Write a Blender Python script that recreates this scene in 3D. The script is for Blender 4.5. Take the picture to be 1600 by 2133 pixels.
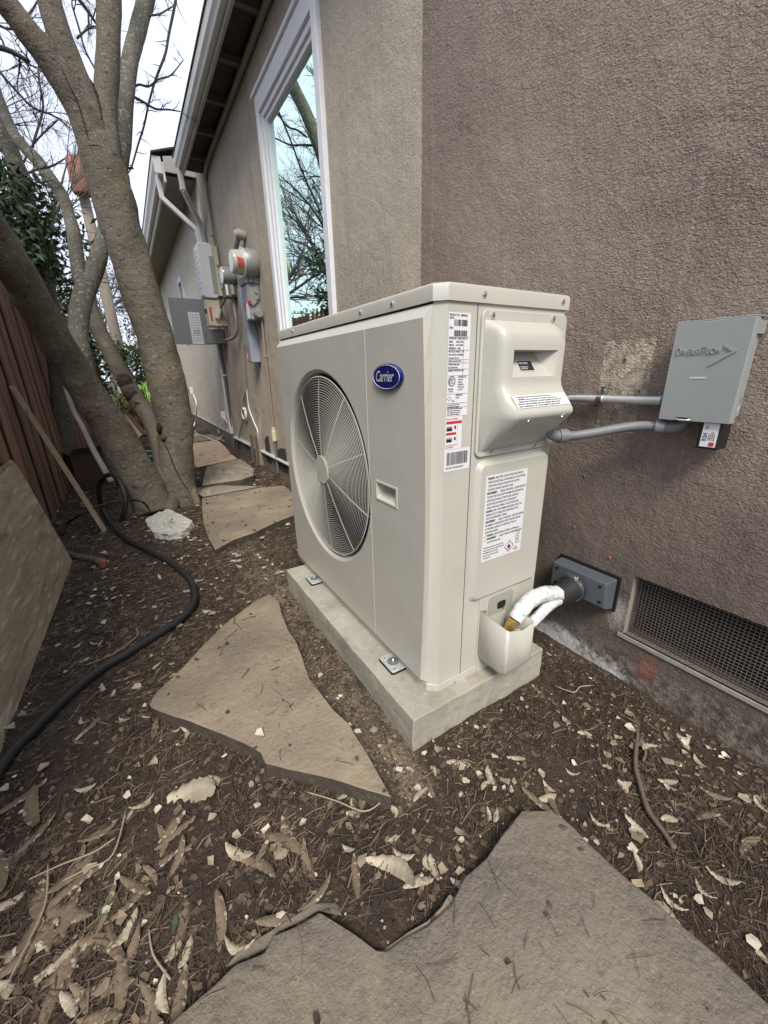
import bpy, bmesh, math, random
from mathutils import Vector, Matrix, noise
random.seed(11)
R = math.radians
for o in list(bpy.data.objects): bpy.data.objects.remove(o)
SC = bpy.context.scene
COL = SC.collection

# ------------------------------------------------------------------ camera
CAM_H = 0.8
RIGHT = Vector((0.85032955, -0.52569245, -0.02423025))
UP = Vector((0.19467729, 0.27145427, 0.94255681))
FWD = Vector((0.48891759, 0.80620099, -0.33316597))
cam = bpy.data.cameras.new('camera'); camo = bpy.data.objects.new('camera', cam); COL.objects.link(camo)
m = Matrix((RIGHT, UP, -FWD)).transposed().to_4x4(); m.translation = (0, 0, CAM_H)
camo.matrix_world = m
cam.sensor_fit = 'HORIZONTAL'; cam.sensor_width = 36; cam.lens = 36 * 825 / 1600
cam.clip_start = 0.02; cam.clip_end = 500
SC.camera = camo

# ------------------------------------------------------------------ sky, sun, exposure
w = bpy.data.worlds.new('World'); SC.world = w; w.use_nodes = True
nt = w.node_tree; nt.nodes.clear()
out = nt.nodes.new('ShaderNodeOutputWorld'); bg = nt.nodes.new('ShaderNodeBackground')
sky = nt.nodes.new('ShaderNodeTexSky'); sky.sky_type = 'NISHITA'; sky.sun_disc = False
sky.sun_elevation = R(47); sky.sun_rotation = R(212)
mix = nt.nodes.new('ShaderNodeMix'); mix.data_type = 'RGBA'
tc = nt.nodes.new('ShaderNodeTexCoord'); nz = nt.nodes.new('ShaderNodeTexNoise'); nz.inputs['Scale'].default_value = 2.2
nz.inputs['Detail'].default_value = 5
rp = nt.nodes.new('ShaderNodeValToRGB')
rp.color_ramp.elements[0].position = .35; rp.color_ramp.elements[0].color = (3.6, 3.95, 4.75, 1)
rp.color_ramp.elements[1].position = .65; rp.color_ramp.elements[1].color = (4.6, 4.85, 5.45, 1)
nt.links.new(tc.outputs['Generated'], nz.inputs['Vector']); nt.links.new(nz.outputs['Fac'], rp.inputs['Fac'])
mix.inputs[0].default_value = .9
nt.links.new(sky.outputs[0], mix.inputs[6]); nt.links.new(rp.outputs[0], mix.inputs[7])
nt.links.new(mix.outputs[2], bg.inputs['Color']); bg.inputs['Strength'].default_value = .1
nt.links.new(bg.outputs[0], out.inputs['Surface'])
sl = bpy.data.lights.new('sun', 'SUN'); sl.energy = 1.5; sl.angle = R(20); sl.color = (1, .94, .84)
so = bpy.data.objects.new('sun', sl); COL.objects.link(so)
SUN_DIR = Vector((-.36, -.76, .95)).normalized()       # towards the sun
so.rotation_euler = (SUN_DIR).to_track_quat('Z', 'Y').to_euler()
SC.view_settings.view_transform = 'Standard'; SC.view_settings.look = 'None'
SC.view_settings.exposure = 1.45; SC.view_settings.gamma = 1

# ------------------------------------------------------------------ reading real positions off the view
F = 825.
def ray(px, py): return RIGHT * (px - 800) + UP * (1066.5 - py) + FWD * F
CP = Vector((0, 0, CAM_H))
def ax(px, py, x): r = ray(px, py); return CP + r * (x / r.x)
def ay(px, py, y): r = ray(px, py); return CP + r * (y / r.y)
def az(px, py, z=0.): r = ray(px, py); return CP + r * ((z - CAM_H) / r.z)
def wr(p, rpx): return rpx * (p - CP).dot(FWD) / F
WX = 0.96

# ------------------------------------------------------------------ materials
def mat(name, col, rough=.6, col2=None, nscale=8, nmix=1., bump=None, metal=0., spec=.5, spots=None, attr=False, coat=0., lo=.35, hi=.65, stretch=None, trans=0):
    """col2: second colour mixed in by noise; bump: list of (scale, distance, kind)"""
    M = bpy.data.materials.new(name); M.use_nodes = True; t = M.node_tree; b = t.nodes['Principled BSDF']
    b.inputs['Roughness'].default_value = rough; b.inputs['Metallic'].default_value = metal
    b.inputs['Specular IOR Level'].default_value = spec; b.inputs['Coat Weight'].default_value = coat
    c = t.nodes.new('ShaderNodeTexCoord'); src = c.outputs['Object']
    if stretch:
        mp = t.nodes.new('ShaderNodeMapping'); mp.inputs['Scale'].default_value = stretch
        t.links.new(src, mp.inputs['Vector']); src = mp.outputs[0]
    def nt_(scale, detail=6, rough_=.6):
        n = t.nodes.new('ShaderNodeTexNoise'); n.inputs['Scale'].default_value = scale; n.inputs['Detail'].default_value = detail
        n.inputs['Roughness'].default_value = rough_
        t.links.new(src, n.inputs['Vector']); return n.outputs['Fac']
    def mixc(fac, a, bb):
        x = t.nodes.new('ShaderNodeMix'); x.data_type = 'RGBA'
        if isinstance(fac, float): x.inputs[0].default_value = fac
        else: t.links.new(fac, x.inputs[0])
        for i, v in ((6, a), (7, bb)):
            if isinstance(v, tuple): x.inputs[i].default_value = (*v, 1)
            else: t.links.new(v, x.inputs[i])
        return x.outputs[2]
    def ramp(fac, a, bb, mul=1.):
        r = t.nodes.new('ShaderNodeMapRange'); r.inputs[1].default_value = a; r.inputs[2].default_value = bb; r.inputs[4].default_value = mul
        t.links.new(fac, r.inputs[0]); return r.outputs[0]
    cur = col
    if attr:
        at = t.nodes.new('ShaderNodeAttribute'); at.attribute_name = 'Col'; cur = at.outputs['Color']
    if col2: cur = mixc(ramp(nt_(nscale), lo, hi, nmix), cur, col2)
    for s in (spots or []):     # (colour, scale, lo, hi, strength)
        cur = mixc(ramp(nt_(s[1], 3), s[2], s[3], s[4]), cur, s[0])
    if isinstance(cur, tuple): b.inputs['Base Color'].default_value = (*cur, 1)
    else: t.links.new(cur, b.inputs['Base Color'])
    prev = None
    for (sc, dist, kind) in (bump or []):
        if kind == 'v':
            v = t.nodes.new('ShaderNodeTexVoronoi'); v.inputs['Scale'].default_value = sc; t.links.new(src, v.inputs['Vector']); h = v.outputs['Distance']
        elif kind == 'w':
            v = t.nodes.new('ShaderNodeTexWave'); v.inputs['Scale'].default_value = sc; v.inputs['Distortion'].default_value = 6; v.inputs['Detail'].default_value = 3
            t.links.new(src, v.inputs['Vector']); h = v.outputs['Fac']
        else: h = nt_(sc, 4)
        bp = t.nodes.new('ShaderNodeBump'); bp.inputs['Distance'].default_value = dist; bp.inputs['Strength'].default_value = 1
        t.links.new(h, bp.inputs['Height'])
        if prev: t.links.new(prev, bp.inputs['Normal'])
        prev = bp.outputs[0]
    if prev: t.links.new(prev, b.inputs['Normal'])
    M['_b'] = 1
    return M
def lin(*c): return tuple(((v / 255 + .055) / 1.055) ** 2.4 if v > 10 else v / 255 / 12.92 for v in c)

BEIGE = mat('beige_paint', (.50, .485, .43), .33, (.465, .45, .398), 3, .6, bump=[(900, .00008, 'n'), (3.5, .004, 'n')], spots=[((.40, .375, .32), 17, .60, .80, .35), ((.33, .29, .23), 150, .70, .76, .35)])
BEIGE_TXT = BEIGE
ZINC = mat('zinc', (.62, .63, .64), .28, metal=1.)
STEEL = mat('galvanised', (.70, .71, .71), .42, (.60, .61, .61), 30, .6, metal=.55)
BLACK = mat('black_plastic', (.012, .012, .013), .4)
RUBBER = mat('black_rubber', (.016, .016, .017), .55, (.03, .028, .027), 20, .5, bump=[(120, .0006, 'n')])
DARK = mat('dark_cavity', (.008, .008, .009), .8)
FANM = mat('fan_blade', (.02, .021, .028), .35)
BLUEM = mat('motor_label_blue', (.01, .02, .18), .4)
WHITE_STK = mat('white_sticker', (.72, .72, .74), .45)
INK = mat('black_ink', (.02, .02, .025), .5)
REDINK = mat('red_ink', (.55, .03, .04), .5)
YELINK = mat('yellow_ink', (.7, .5, .05), .5)
BADGE = mat('navy_enamel', (.008, .014, .13), .15, coat=.6)
SILVER = mat('silver_letter', (.72, .74, .80), .25, metal=.3)
BOXG = mat('grey_box_paint', (.34, .365, .355), .42, (.31, .335, .33), 6, .6, bump=[(500, .0001, 'n')], metal=.2)
CONDG = mat('grey_pvc', (.17, .175, .185), .5, (.14, .145, .15), 40, .4)
TEAL = mat('teal_fitting', (.05, .22, .28), .3, metal=.6)
PLATE = mat('slate_plastic', (.085, .098, .115), .45, bump=[(400, .0002, 'n')])
WRAP = mat('white_wrap', (.74, .74, .75), .45, bump=[(38, .009, 'n'), (120, .004, 'n')], spots=[((.45, .45, .46), 55, .58, .66, .6)])
BRASS = mat('brass', (.72, .48, .16), .3, metal=1.)
FOAM = mat('foam_black', (.02, .02, .02), .75, bump=[(200, .0006, 'n')])
CONC = mat('pad_concrete', (.41, .385, .32), .85, (.27, .25, .205), 9, .8, bump=[(60, .0015, 'n'), (240, .0008, 'n')], spots=[((.13, .13, .12), 120, .66, .72, .8), ((.47, .455, .40), 38, .58, .7, .6), ((.17, .145, .11), 11, .56, .72, .55), ((.22, .20, .16), 45, .60, .70, .5)])
CONC_TXT = CONC
def stone(name, a, b_, c_):
    lt = tuple(min(1, v * 1.25) for v in a); dk = tuple(v * .55 for v in b_)
    return mat(name, a, .88, b_, 2.6, .95, bump=[(7, .012, 'n'), (30, .006, 'n'), (110, .0028, 'n'), (380, .0012, 'n')], spots=[(c_, 4.5, .48, .66, .7), (lt, 170, .56, .66, .5), (dk, 70, .60, .72, .5), (dk, 13, .62, .74, .45), ((.46, .42, .35), 330, .68, .73, .5)])
STONE_A = stone('flagstone_brown', (.255, .205, .145), (.170, .138, .104), (.33, .27, .18))
STONE_B = stone('flagstone_grey', (.205, .175, .138), (.140, .120, .098), (.235, .195, .135))
STONE_C = mat('flagstone_pink', (.50, .36, .25), .8, (.42, .31, .22), 5, .8, bump=[(20, .006, 'n'), (100, .002, 'n')])
STONE_D = mat('flagstone_layered', (.27, .22, .17), .85, (.20, .165, .13), 6, .9, stretch=(1, .3, 1), bump=[(22, .012, 'n'), (120, .003, 'n')], spots=[((.36, .30, .22), 16, .5, .65, .6)])
ROCKW = mat('white_rock', (.60, .585, .53), .8, (.36, .35, .31), 34, .7, bump=[(25, .012, 'n'), (110, .003, 'n')], spots=[((.25, .24, .2), 60, .6, .7, .6)])
SOIL = mat('soil', (.066, .042, .027), .95, (.030, .020, .014), 7, .9, bump=[(22, .02, 'n'), (90, .009, 'n'), (330, .004, 'n')], spots=[((.13, .092, .062), 40, .54, .7, .7), ((.02, .014, .011), 90, .56, .66, .6), ((.22, .17, .12), 260, .66, .72, .6)])
LITTER = mat('litter', (.2, .15, .1), .8, attr=True)
LEAFM = mat('leaf', (.05, .1, .03), .55, attr=True)
POD = mat('seed_pod', (.20, .15, .098), .75, (.085, .060, .040), 38, .9, bump=[(60, .003, 'n')], spots=[((.46, .40, .31), 32, .57, .64, .85)])
POD_L = mat('pale_seed_pod', (.46, .40, .30), .75, (.20, .16, .11), 45, .95, bump=[(60, .003, 'n')])
TWIGM = mat('twig_bark', (.15, .11, .08), .85, (.09, .07, .055), 60, .8, bump=[(200, .001, 'n')])
BARK = mat('smooth_bark', (.155, .128, .095), .85, (.098, .081, .062), 6, .9, stretch=(1, 1, 1.3), bump=[(18, .012, 'n'), (90, .005, 'n'), (300, .0015, 'n')],
           spots=[((.20, .185, .15), 38, .58, .68, .7), ((.125, .12, .06), 5, .52, .72, .6), ((.36, .345, .30), 95, .63, .69, .85), ((.022, .018, .014), 28, .60, .68, .7), ((.26, .25, .21), 9, .62, .72, .45)])
BARKL = mat('lichen_bark', (.15, .14, .11), .85, (.095, .085, .06), 9, .9, bump=[(24, .01, 'n'), (120, .004, 'n')], spots=[((.33, .33, .28), 60, .56, .66, .8), ((.05, .045, .035), 34, .6, .7, .7)])
TWIGD = mat('fine_twigs', (.07, .06, .055), .9)
HOLLOW = mat('bark_hollow', (.015, .011, .009), .95)
FENCEM = mat('fence_redwood', (.31, .175, .115), .85, (.18, .11, .08), 6, .9, stretch=(6, 6, .7), bump=[(30, .004, 'n')])
FENCE2 = mat('fence_red', (.34, .15, .10), .85, (.2, .10, .07), 6, .9, stretch=(6, 6, .7), bump=[(30, .004, 'n')])
PLY = mat('weathered_plywood', (.40, .325, .225), .85, (.27, .215, .15), 3.2, .9, stretch=(9, 1.1, 9), bump=[(18, .0015, 'n'), (5, .004, 'n')], spots=[((.13, .10, .07), 2.2, .58, .70, .8), ((.58, .52, .42), 6, .55, .68, .7), ((.2, .16, .11), 22, .58, .66, .5)])
LUMBER = mat('old_lumber', (.42, .32, .21), .8, (.28, .21, .14), 10, .8, stretch=(5, 5, .8), bump=[(60, .002, 'n')])
PVCW = mat('white_pvc', (.60, .60, .58), .45, (.42, .41, .38), 12, .7)
CARD = mat('cardboard', (.38, .25, .15), .85, (.28, .18, .11), 8, .7)
GREENP = mat('green_plastic', (.01, .11, .055), .45)
TRIM = mat('white_trim', (.70, .70, .73), .45, (.62, .62, .64), 20, .5)
GUTTER = mat('gutter_grey_paint', (.40, .385, .355), .5, (.34, .325, .30), 5, .7)
GUTTER_L = mat('gutter_white_paint', (.62, .62, .60), .5, (.52, .52, .50), 5, .6)
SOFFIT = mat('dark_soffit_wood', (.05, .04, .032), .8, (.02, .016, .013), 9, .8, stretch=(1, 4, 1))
TAILM = mat('rafter_end_paint', (.12, .10, .085), .8)
SHINGLE = mat('roof_shingle', (.06, .055, .05), .95, (.03, .03, .03), 30, .8, bump=[(40, .01, 'n')])
FOUND = mat('foundation', (.19, .175, .155), .9, (.11, .10, .085), 5, .9, bump=[(40, .006, 'n'), (160, .002, 'n')], spots=[((.36, .33, .29), 26, .6, .7, .6)])
MESHM = mat('vent_mesh_wire', (.17, .145, .125), .6, metal=.4)
CREAM = mat('cream_plastic', (.56, .50, .36), .5)
WHITEP = mat('white_plastic', (.62, .63, .65), .4)
METERG = mat('meter_grey', (.29, .30, .29), .45, (.23, .24, .235), 20, .7, metal=.3)
METERD = mat('dark_grey_box', (.13, .14, .14), .5)
BLUEG = mat('bluish_galvanised', (.34, .385, .45), .45, (.28, .32, .37), 12, .7, metal=.3)
DOME = mat('meter_glass', (.42, .41, .33), .15, coat=.5)
FACEW = mat('meter_face', (.72, .76, .74), .3)
TANP = mat('tan_conduit_paint', (.30, .255, .21), .65, (.24, .20, .165), 12, .5)
CABW = mat('white_cable', (.72, .71, .70), .5)
CABT = mat('tan_cable', (.26, .21, .17), .6)
RUST = mat('rusty_can', (.30, .11, .07), .7, (.16, .10, .08), 5, .9)
POLE = mat('pole_wood', (.30, .26, .21), .9, (.2, .17, .135), 8, .8, stretch=(4, 4, .4))
LABELG = mat('label_print_grey', (.28, .28, .30), .6)
MINT = None
def glass_mat():
    M = bpy.data.materials.new('coated_window_glass'); M.use_nodes = True; t = M.node_tree; b = t.nodes['Principled BSDF']
    b.inputs['Base Color'].default_value = (.70, .90, .82, 1); b.inputs['Metallic'].default_value = 1.; b.inputs['Roughness'].default_value = .015
    return M
GLASS = glass_mat()

def stucco(name, brown):
    """rough dash stucco; brown: the repainted part, with the unpainted patches left by a removed box"""
    M = bpy.data.materials.new(name); M.use_nodes = True; t = M.node_tree; b = t.nodes['Principled BSDF']; N = t.nodes; L = t.links
    b.inputs['Roughness'].default_value = .9; b.inputs['Specular IOR Level'].default_value = .25
    c = N.new('ShaderNodeTexCoord'); src = c.outputs['Object']
    sep = N.new('ShaderNodeSeparateXYZ'); L.new(src, sep.inputs[0])
    def noise_(s, d=5, r=.6, vec=None):
        n = N.new('ShaderNodeTexNoise'); n.inputs['Scale'].default_value = s; n.inputs['Detail'].default_value = d; n.inputs['Roughness'].default_value = r
        L.new(vec or src, n.inputs['Vector']); return n.outputs['Fac']
    def mth(op, a, bb=None, cc=None):
        n = N.new('ShaderNodeMath'); n.operation = op
        for i, v in enumerate((a, bb, cc)):
            if v is None: continue
            if isinstance(v, (int, float)): n.inputs[i].default_value = v
            else: L.new(v, n.inputs[i])
        return n.outputs[0]
    def rng(v, a, bb, lo=0., hi=1.):
        n = N.new('ShaderNodeMapRange'); n.inputs[1].default_value = a; n.inputs[2].default_value = bb; n.inputs[3].default_value = lo; n.inputs[4].default_value = hi
        L.new(v, n.inputs[0]); return n.outputs[0]
    def mixc(f, a, bb):
        x = N.new('ShaderNodeMix'); x.data_type = 'RGBA'; L.new(f, x.inputs[0])
        for i, v in ((6, a), (7, bb)):
            if isinstance(v, tuple): x.inputs[i].default_value = (*v, 1)
            else: L.new(v, x.inputs[i])
        return x.outputs[2]
    y, z = sep.outputs['Y'], sep.outputs['Z']
    edge = noise_(30, 4); wob = mth('MULTIPLY_ADD', edge, .02, -.01); fine = noise_(160, 3)
    tan = mixc(rng(noise_(1.7, 6), .35, .65), (.46, .40, .325), (.38, .33, .265))
    tan = mixc(rng(fine, .52, .66, 0, .55), tan, (.58, .53, .45))
    mps = N.new('ShaderNodeMapping'); mps.inputs['Scale'].default_value = (1, 9, .7); L.new(src, mps.inputs['Vector'])
    tan = mixc(rng(noise_(1.6, 4, .6, mps.outputs[0]), .52, .72, 0, .35), tan, (.27, .235, .19))
    cream = mixc(rng(noise_(1.2, 5), .35, .65), (.66, .62, .54), (.60, .56, .48))
    tan = mixc(rng(y, 4.952, 4.956), tan, cream)
    brn = mixc(rng(noise_(1.9, 6), .35, .65), (.30, .240, .198), (.22, .172, .142))
    brn = mixc(rng(fine, .5, .66, 0, .45), brn, (.39, .32, .27))
    # broad grime, scuffs and thin drip streaks in the paint
    brn = mixc(rng(noise_(.9, 3), .48, .72, 0, .35), brn, (.15, .122, .106))
    mpd = N.new('ShaderNodeMapping'); mpd.inputs['Scale'].default_value = (1, 24, 1.1); L.new(src, mpd.inputs['Vector'])
    brn = mixc(rng(noise_(1.4, 4, .6, mpd.outputs[0]), .60, .74, 0, .30), brn, (.40, .35, .31))
    brn = mixc(rng(mth('ADD', z, mth('MULTIPLY_ADD', noise_(5, 5), .5, -.25)), .74, .24, 0, .85), brn, (.112, .090, .075))  # sky light fading down the wall, painted in as a darker brown
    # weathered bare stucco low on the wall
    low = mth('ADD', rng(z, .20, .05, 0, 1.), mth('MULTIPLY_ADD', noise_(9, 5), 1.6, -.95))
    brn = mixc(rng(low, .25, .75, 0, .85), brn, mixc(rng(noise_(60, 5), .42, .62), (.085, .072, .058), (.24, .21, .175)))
    def rect(y0, y1, z0, z1, soft=.004):
        yy = mth('ADD', y, mth('MULTIPLY', wob, .5)); zz = mth('ADD', z, mth('MULTIPLY_ADD', noise_(22, 3), .008, -.004))
        a = mth('MULTIPLY', rng(yy, y0 - soft, y0), rng(yy, y1 + soft, y1)); bb = mth('MULTIPLY', rng(zz, z0 - soft, z0), rng(zz, z1 + soft, z1))
        return mth('MULTIPLY', a, bb)
    patch = mixc(rng(noise_(50, 5), .42, .62), (.56, .49, .38), (.27, .225, .175))
    def fade(m_, f): return mth('MULTIPLY', m_, f)
    brn = mixc(fade(rect(.468, .572, .74, .852), .85), brn, patch)
    brn = mixc(fade(rect(.480, .565, .655, .722), .55), brn, patch)
    brn = mixc(fade(rect(.505, .512, .36, .62, .006), .3), brn, (.22, .19, .165))
    # efflorescence and a sprayed red utility mark
    def blob(yc, zc, ry, rz, col, st, base):
        dy = mth('DIVIDE', mth('SUBTRACT', y, yc), ry); dz = mth('DIVIDE', mth('SUBTRACT', z, zc), rz)
        d = mth('SQRT', mth('ADD', mth('MULTIPLY', dy, dy), mth('MULTIPLY', dz, dz)))
        d2 = mth('ADD', d, mth('MULTIPLY_ADD', noise_(45, 5, .75), 2.2, -1.1))
        return mixc(rng(d2, 1.0, .35, 0, st), base, col)
    brn = blob(.435, .20, .03, .055, (.42, .39, .34), .8, brn)
    brn = blob(.60, .03, .16, .05, (.66, .66, .65), .9, brn); brn = blob(.44, .02, .07, .035, (.66, .66, .65), .9, brn)
    brn = blob(.345, .085, .032, .05, (.27, .10, .078), .6, brn)
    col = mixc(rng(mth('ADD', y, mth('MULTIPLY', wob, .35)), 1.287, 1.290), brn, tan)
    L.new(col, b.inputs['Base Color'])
    # worm-like troweled texture
    vor = N.new('ShaderNodeTexNoise'); vor.inputs['Scale'].default_value = 150; vor.inputs['Detail'].default_value = 2.5; vor.inputs['Distortion'].default_value = 1.2
    mp = N.new('ShaderNodeMapping'); mp.inputs['Scale'].default_value = (1, .75, 1.25); L.new(src, mp.inputs['Vector']); L.new(mp.outputs[0], vor.inputs['Vector'])
    h = mth('MULTIPLY', rng(vor.outputs['Fac'], .38, .62), 1.)
    bp = N.new('ShaderNodeBump'); bp.inputs['Distance'].default_value = .0017; L.new(h, bp.inputs['Height'])
    bp2 = N.new('ShaderNodeBump'); bp2.inputs['Distance'].default_value = .0012; L.new(fine, bp2.inputs['Height']); L.new(bp.outputs[0], bp2.inputs['Normal'])
    bp3 = N.new('ShaderNodeBump'); bp3.inputs['Distance'].default_value = .02; L.new(noise_(6, 3), bp3.inputs['Height']); L.new(bp2.outputs[0], bp3.inputs['Normal'])
    L.new(bp3.outputs[0], b.inputs['Normal'])
    return M
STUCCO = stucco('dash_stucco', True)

# ------------------------------------------------------------------ geometry helpers
def BM(): return bmesh.new()
def obj(name, bm, material, parent=None, smooth=None, bevel=None, seg=2):
    me = bpy.data.meshes.new(name)
    bmesh.ops.recalc_face_normals(bm, faces=bm.faces[:])
    bm.to_mesh(me); bm.free()
    for mm in (material if isinstance(material, (list, tuple)) else [material]): me.materials.append(mm)
    if smooth is not None:
        me.shade_smooth()
        if smooth < 180: me.set_sharp_from_angle(angle=R(smooth))
    o = bpy.data.objects.new(name, me); COL.objects.link(o)
    if parent is not None:
        o.parent = parent
        if parent.type == 'EMPTY': o.matrix_parent_inverse = Matrix.Translation(-parent.location)
    if bevel:
        bv = o.modifiers.new('bevel', 'BEVEL'); bv.width = bevel; bv.segments = seg; bv.limit_method = 'ANGLE'; bv.angle_limit = R(32); bv.harden_normals = True
        if smooth is None:
            me.shade_smooth(); me.set_sharp_from_angle(angle=R(40)); 
    return o
def thing(name, label, cat, loc=(0, 0, 0), group=None):
    o = bpy.data.objects.new(name, None); COL.objects.link(o); o.location = loc; o.empty_display_size = .05
    o['label'] = label; o['category'] = cat
    if group: o['group'] = group
    return o
def tag(o, label=None, cat=None, group=None, kind=None):
    if label: o['label'] = label
    if cat: o['category'] = cat
    if group: o['group'] = group
    if kind: o['kind'] = kind
    return o
def box(bm, lo, hi, mtx=None, mi=0):
    vs = [bm.verts.new((x, y, z)) for x in (lo[0], hi[0]) for y in (lo[1], hi[1]) for z in (lo[2], hi[2])]
    if mtx:
        for v in vs: v.co = mtx @ v.co
    for f in ((0, 1, 3, 2), (4, 6, 7, 5), (0, 4, 5, 1), (2, 3, 7, 6), (0, 2, 6, 4), (1, 5, 7, 3)):
        fc = bm.faces.new([vs[i] for i in f]); fc.material_index = mi
    return vs
def quad(bm, *p, mi=0):
    f = bm.faces.new([bm.verts.new(v) for v in p]); f.material_index = mi; return f
def prism(bm, pts, vec, mi=0):
    vec = Vector(vec); a = [bm.verts.new(p) for p in pts]; b = [bm.verts.new(Vector(p) + vec) for p in pts]; n = len(pts)
    bm.faces.new(a[::-1]).material_index = mi; bm.faces.new(b).material_index = mi
    for i in range(n): bm.faces.new((a[i], a[(i + 1) % n], b[(i + 1) % n], b[i])).material_index = mi
def smooth_path(pts, k=4):
    P = [Vector(p) for p in pts]; out = []
    if len(P) < 3: return P
    for i in range(len(P) - 1):
        p0 = P[max(i - 1, 0)]; p1 = P[i]; p2 = P[i + 1]; p3 = P[min(i + 2, len(P) - 1)]
        for j in range(k):
            t = j / k
            out.append(.5 * ((2 * p1) + (p2 - p0) * t + (2 * p0 - 5 * p1 + 4 * p2 - p3) * t * t + (3 * p1 - p0 - 3 * p2 + p3) * t ** 3))
    out.append(P[-1]); return out
def tube(bm, pts, r, n=8, k=0, caps=True, mi=0, wob=0., wscale=8., flat=1.):
    """round tube along pts; r a number or one per point"""
    P = [Vector(p) for p in pts]
    rr = list(r) if isinstance(r, (list, tuple)) else [r] * len(P)
    if k:
        Q = smooth_path([Vector((*p, 0))[:3] for p in P], k)
        q2 = []
        for i in range(len(P) - 1):
            for j in range(k): q2.append(rr[i] + (rr[i + 1] - rr[i]) * j / k)
        q2.append(rr[-1]); P, rr = Q, q2
    rings = []; t0 = (P[1] - P[0]).normalized()
    ref = Vector((0, 0, 1)) if abs(t0.z) < .9 else Vector((1, 0, 0)); u = t0.cross(ref).normalized()
    for i, p in enumerate(P):
        t = ((P[min(i + 1, len(P) - 1)] - P[max(i - 1, 0)])).normalized()
        u = (u - t * u.dot(t)).normalized(); v = t.cross(u); ring = []
        for a in range(n):
            th = 2 * math.pi * a / n; d = u * math.cos(th) + v * math.sin(th) * flat; rad = rr[i]
            q = p + d * rad
            if wob: q = p + d * rad * (1 + wob * noise.noise(q * wscale) + wob * .5 * noise.noise(q * wscale * 3))
            ring.append(bm.verts.new(q))
        rings.append(ring)
    for a, b in zip(rings, rings[1:]):
        for i in range(n): bm.faces.new((a[i], a[(i + 1) % n], b[(i + 1) % n], b[i])).material_index = mi
    if caps:
        bm.faces.new(rings[0][::-1]).material_index = mi; bm.faces.new(rings[-1]).material_index = mi
def cyl(bm, a, b, r, r2=None, n=16, mi=0): tube(bm, [a, b], [r, r if r2 is None else r2], n, mi=mi)
def ellipsoid(bm, c, rx, ry, rz, sub=2, nz_=0., ns=6):
    g = bmesh.ops.create_icosphere(bm, subdivisions=sub, radius=1)
    for v in g['verts']:
        s = 1 + nz_ * noise.noise(v.co * ns + Vector(c) * 3)
        v.co = Vector((c[0] + v.co.x * rx * s, c[1] + v.co.y * ry * s, c[2] + v.co.z * rz * s))
def rrect(u0, u1, v0, v1, r, k=4):
    out = []
    for (cu, cv, a0) in ((u1 - r, v1 - r, 0), (u0 + r, v1 - r, 90), (u0 + r, v0 + r, 180), (u1 - r, v0 + r, 270)):
        for j in range(k + 1):
            a = R(a0 + 90 * j / k); out.append((cu + r * math.cos(a), cv + r * math.sin(a)))
    return out
def text_bm(bm, s, origin, u, v, size, sx=1., shear=0., align='LEFT', extr=0., mi=0, bold=0.):
    cu = bpy.data.curves.new('t', 'FONT'); cu.body = s; cu.size = size; cu.shear = shear; cu.resolution_u = 2
    cu.align_x = align; cu.extrude = extr; cu.offset = bold or (.00009 if size < .008 else 0)
    o = bpy.data.objects.new('t', cu); COL.objects.link(o)
    bpy.context.view_layer.update()
    me = bpy.data.meshes.new_from_object(o); u = Vector(u); v = Vector(v); n = u.cross(v)
    k = Matrix((u * sx, v, n)).transposed().to_4x4(); k.translation = origin
    me.transform(k); nf = len(bm.faces); bm.from_mesh(me); bm.faces.ensure_lookup_table()
    for f in bm.faces[nf:]: f.material_index = mi
    bpy.data.objects.remove(o); bpy.data.curves.remove(cu); bpy.data.meshes.remove(me)
SU, SV = (1, 0, 0), (0, 0, 1)          # on the end panel, facing -y
FU, FV = (0, -1, 0), (0, 0, 1)         # on faces that look towards -x

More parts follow.
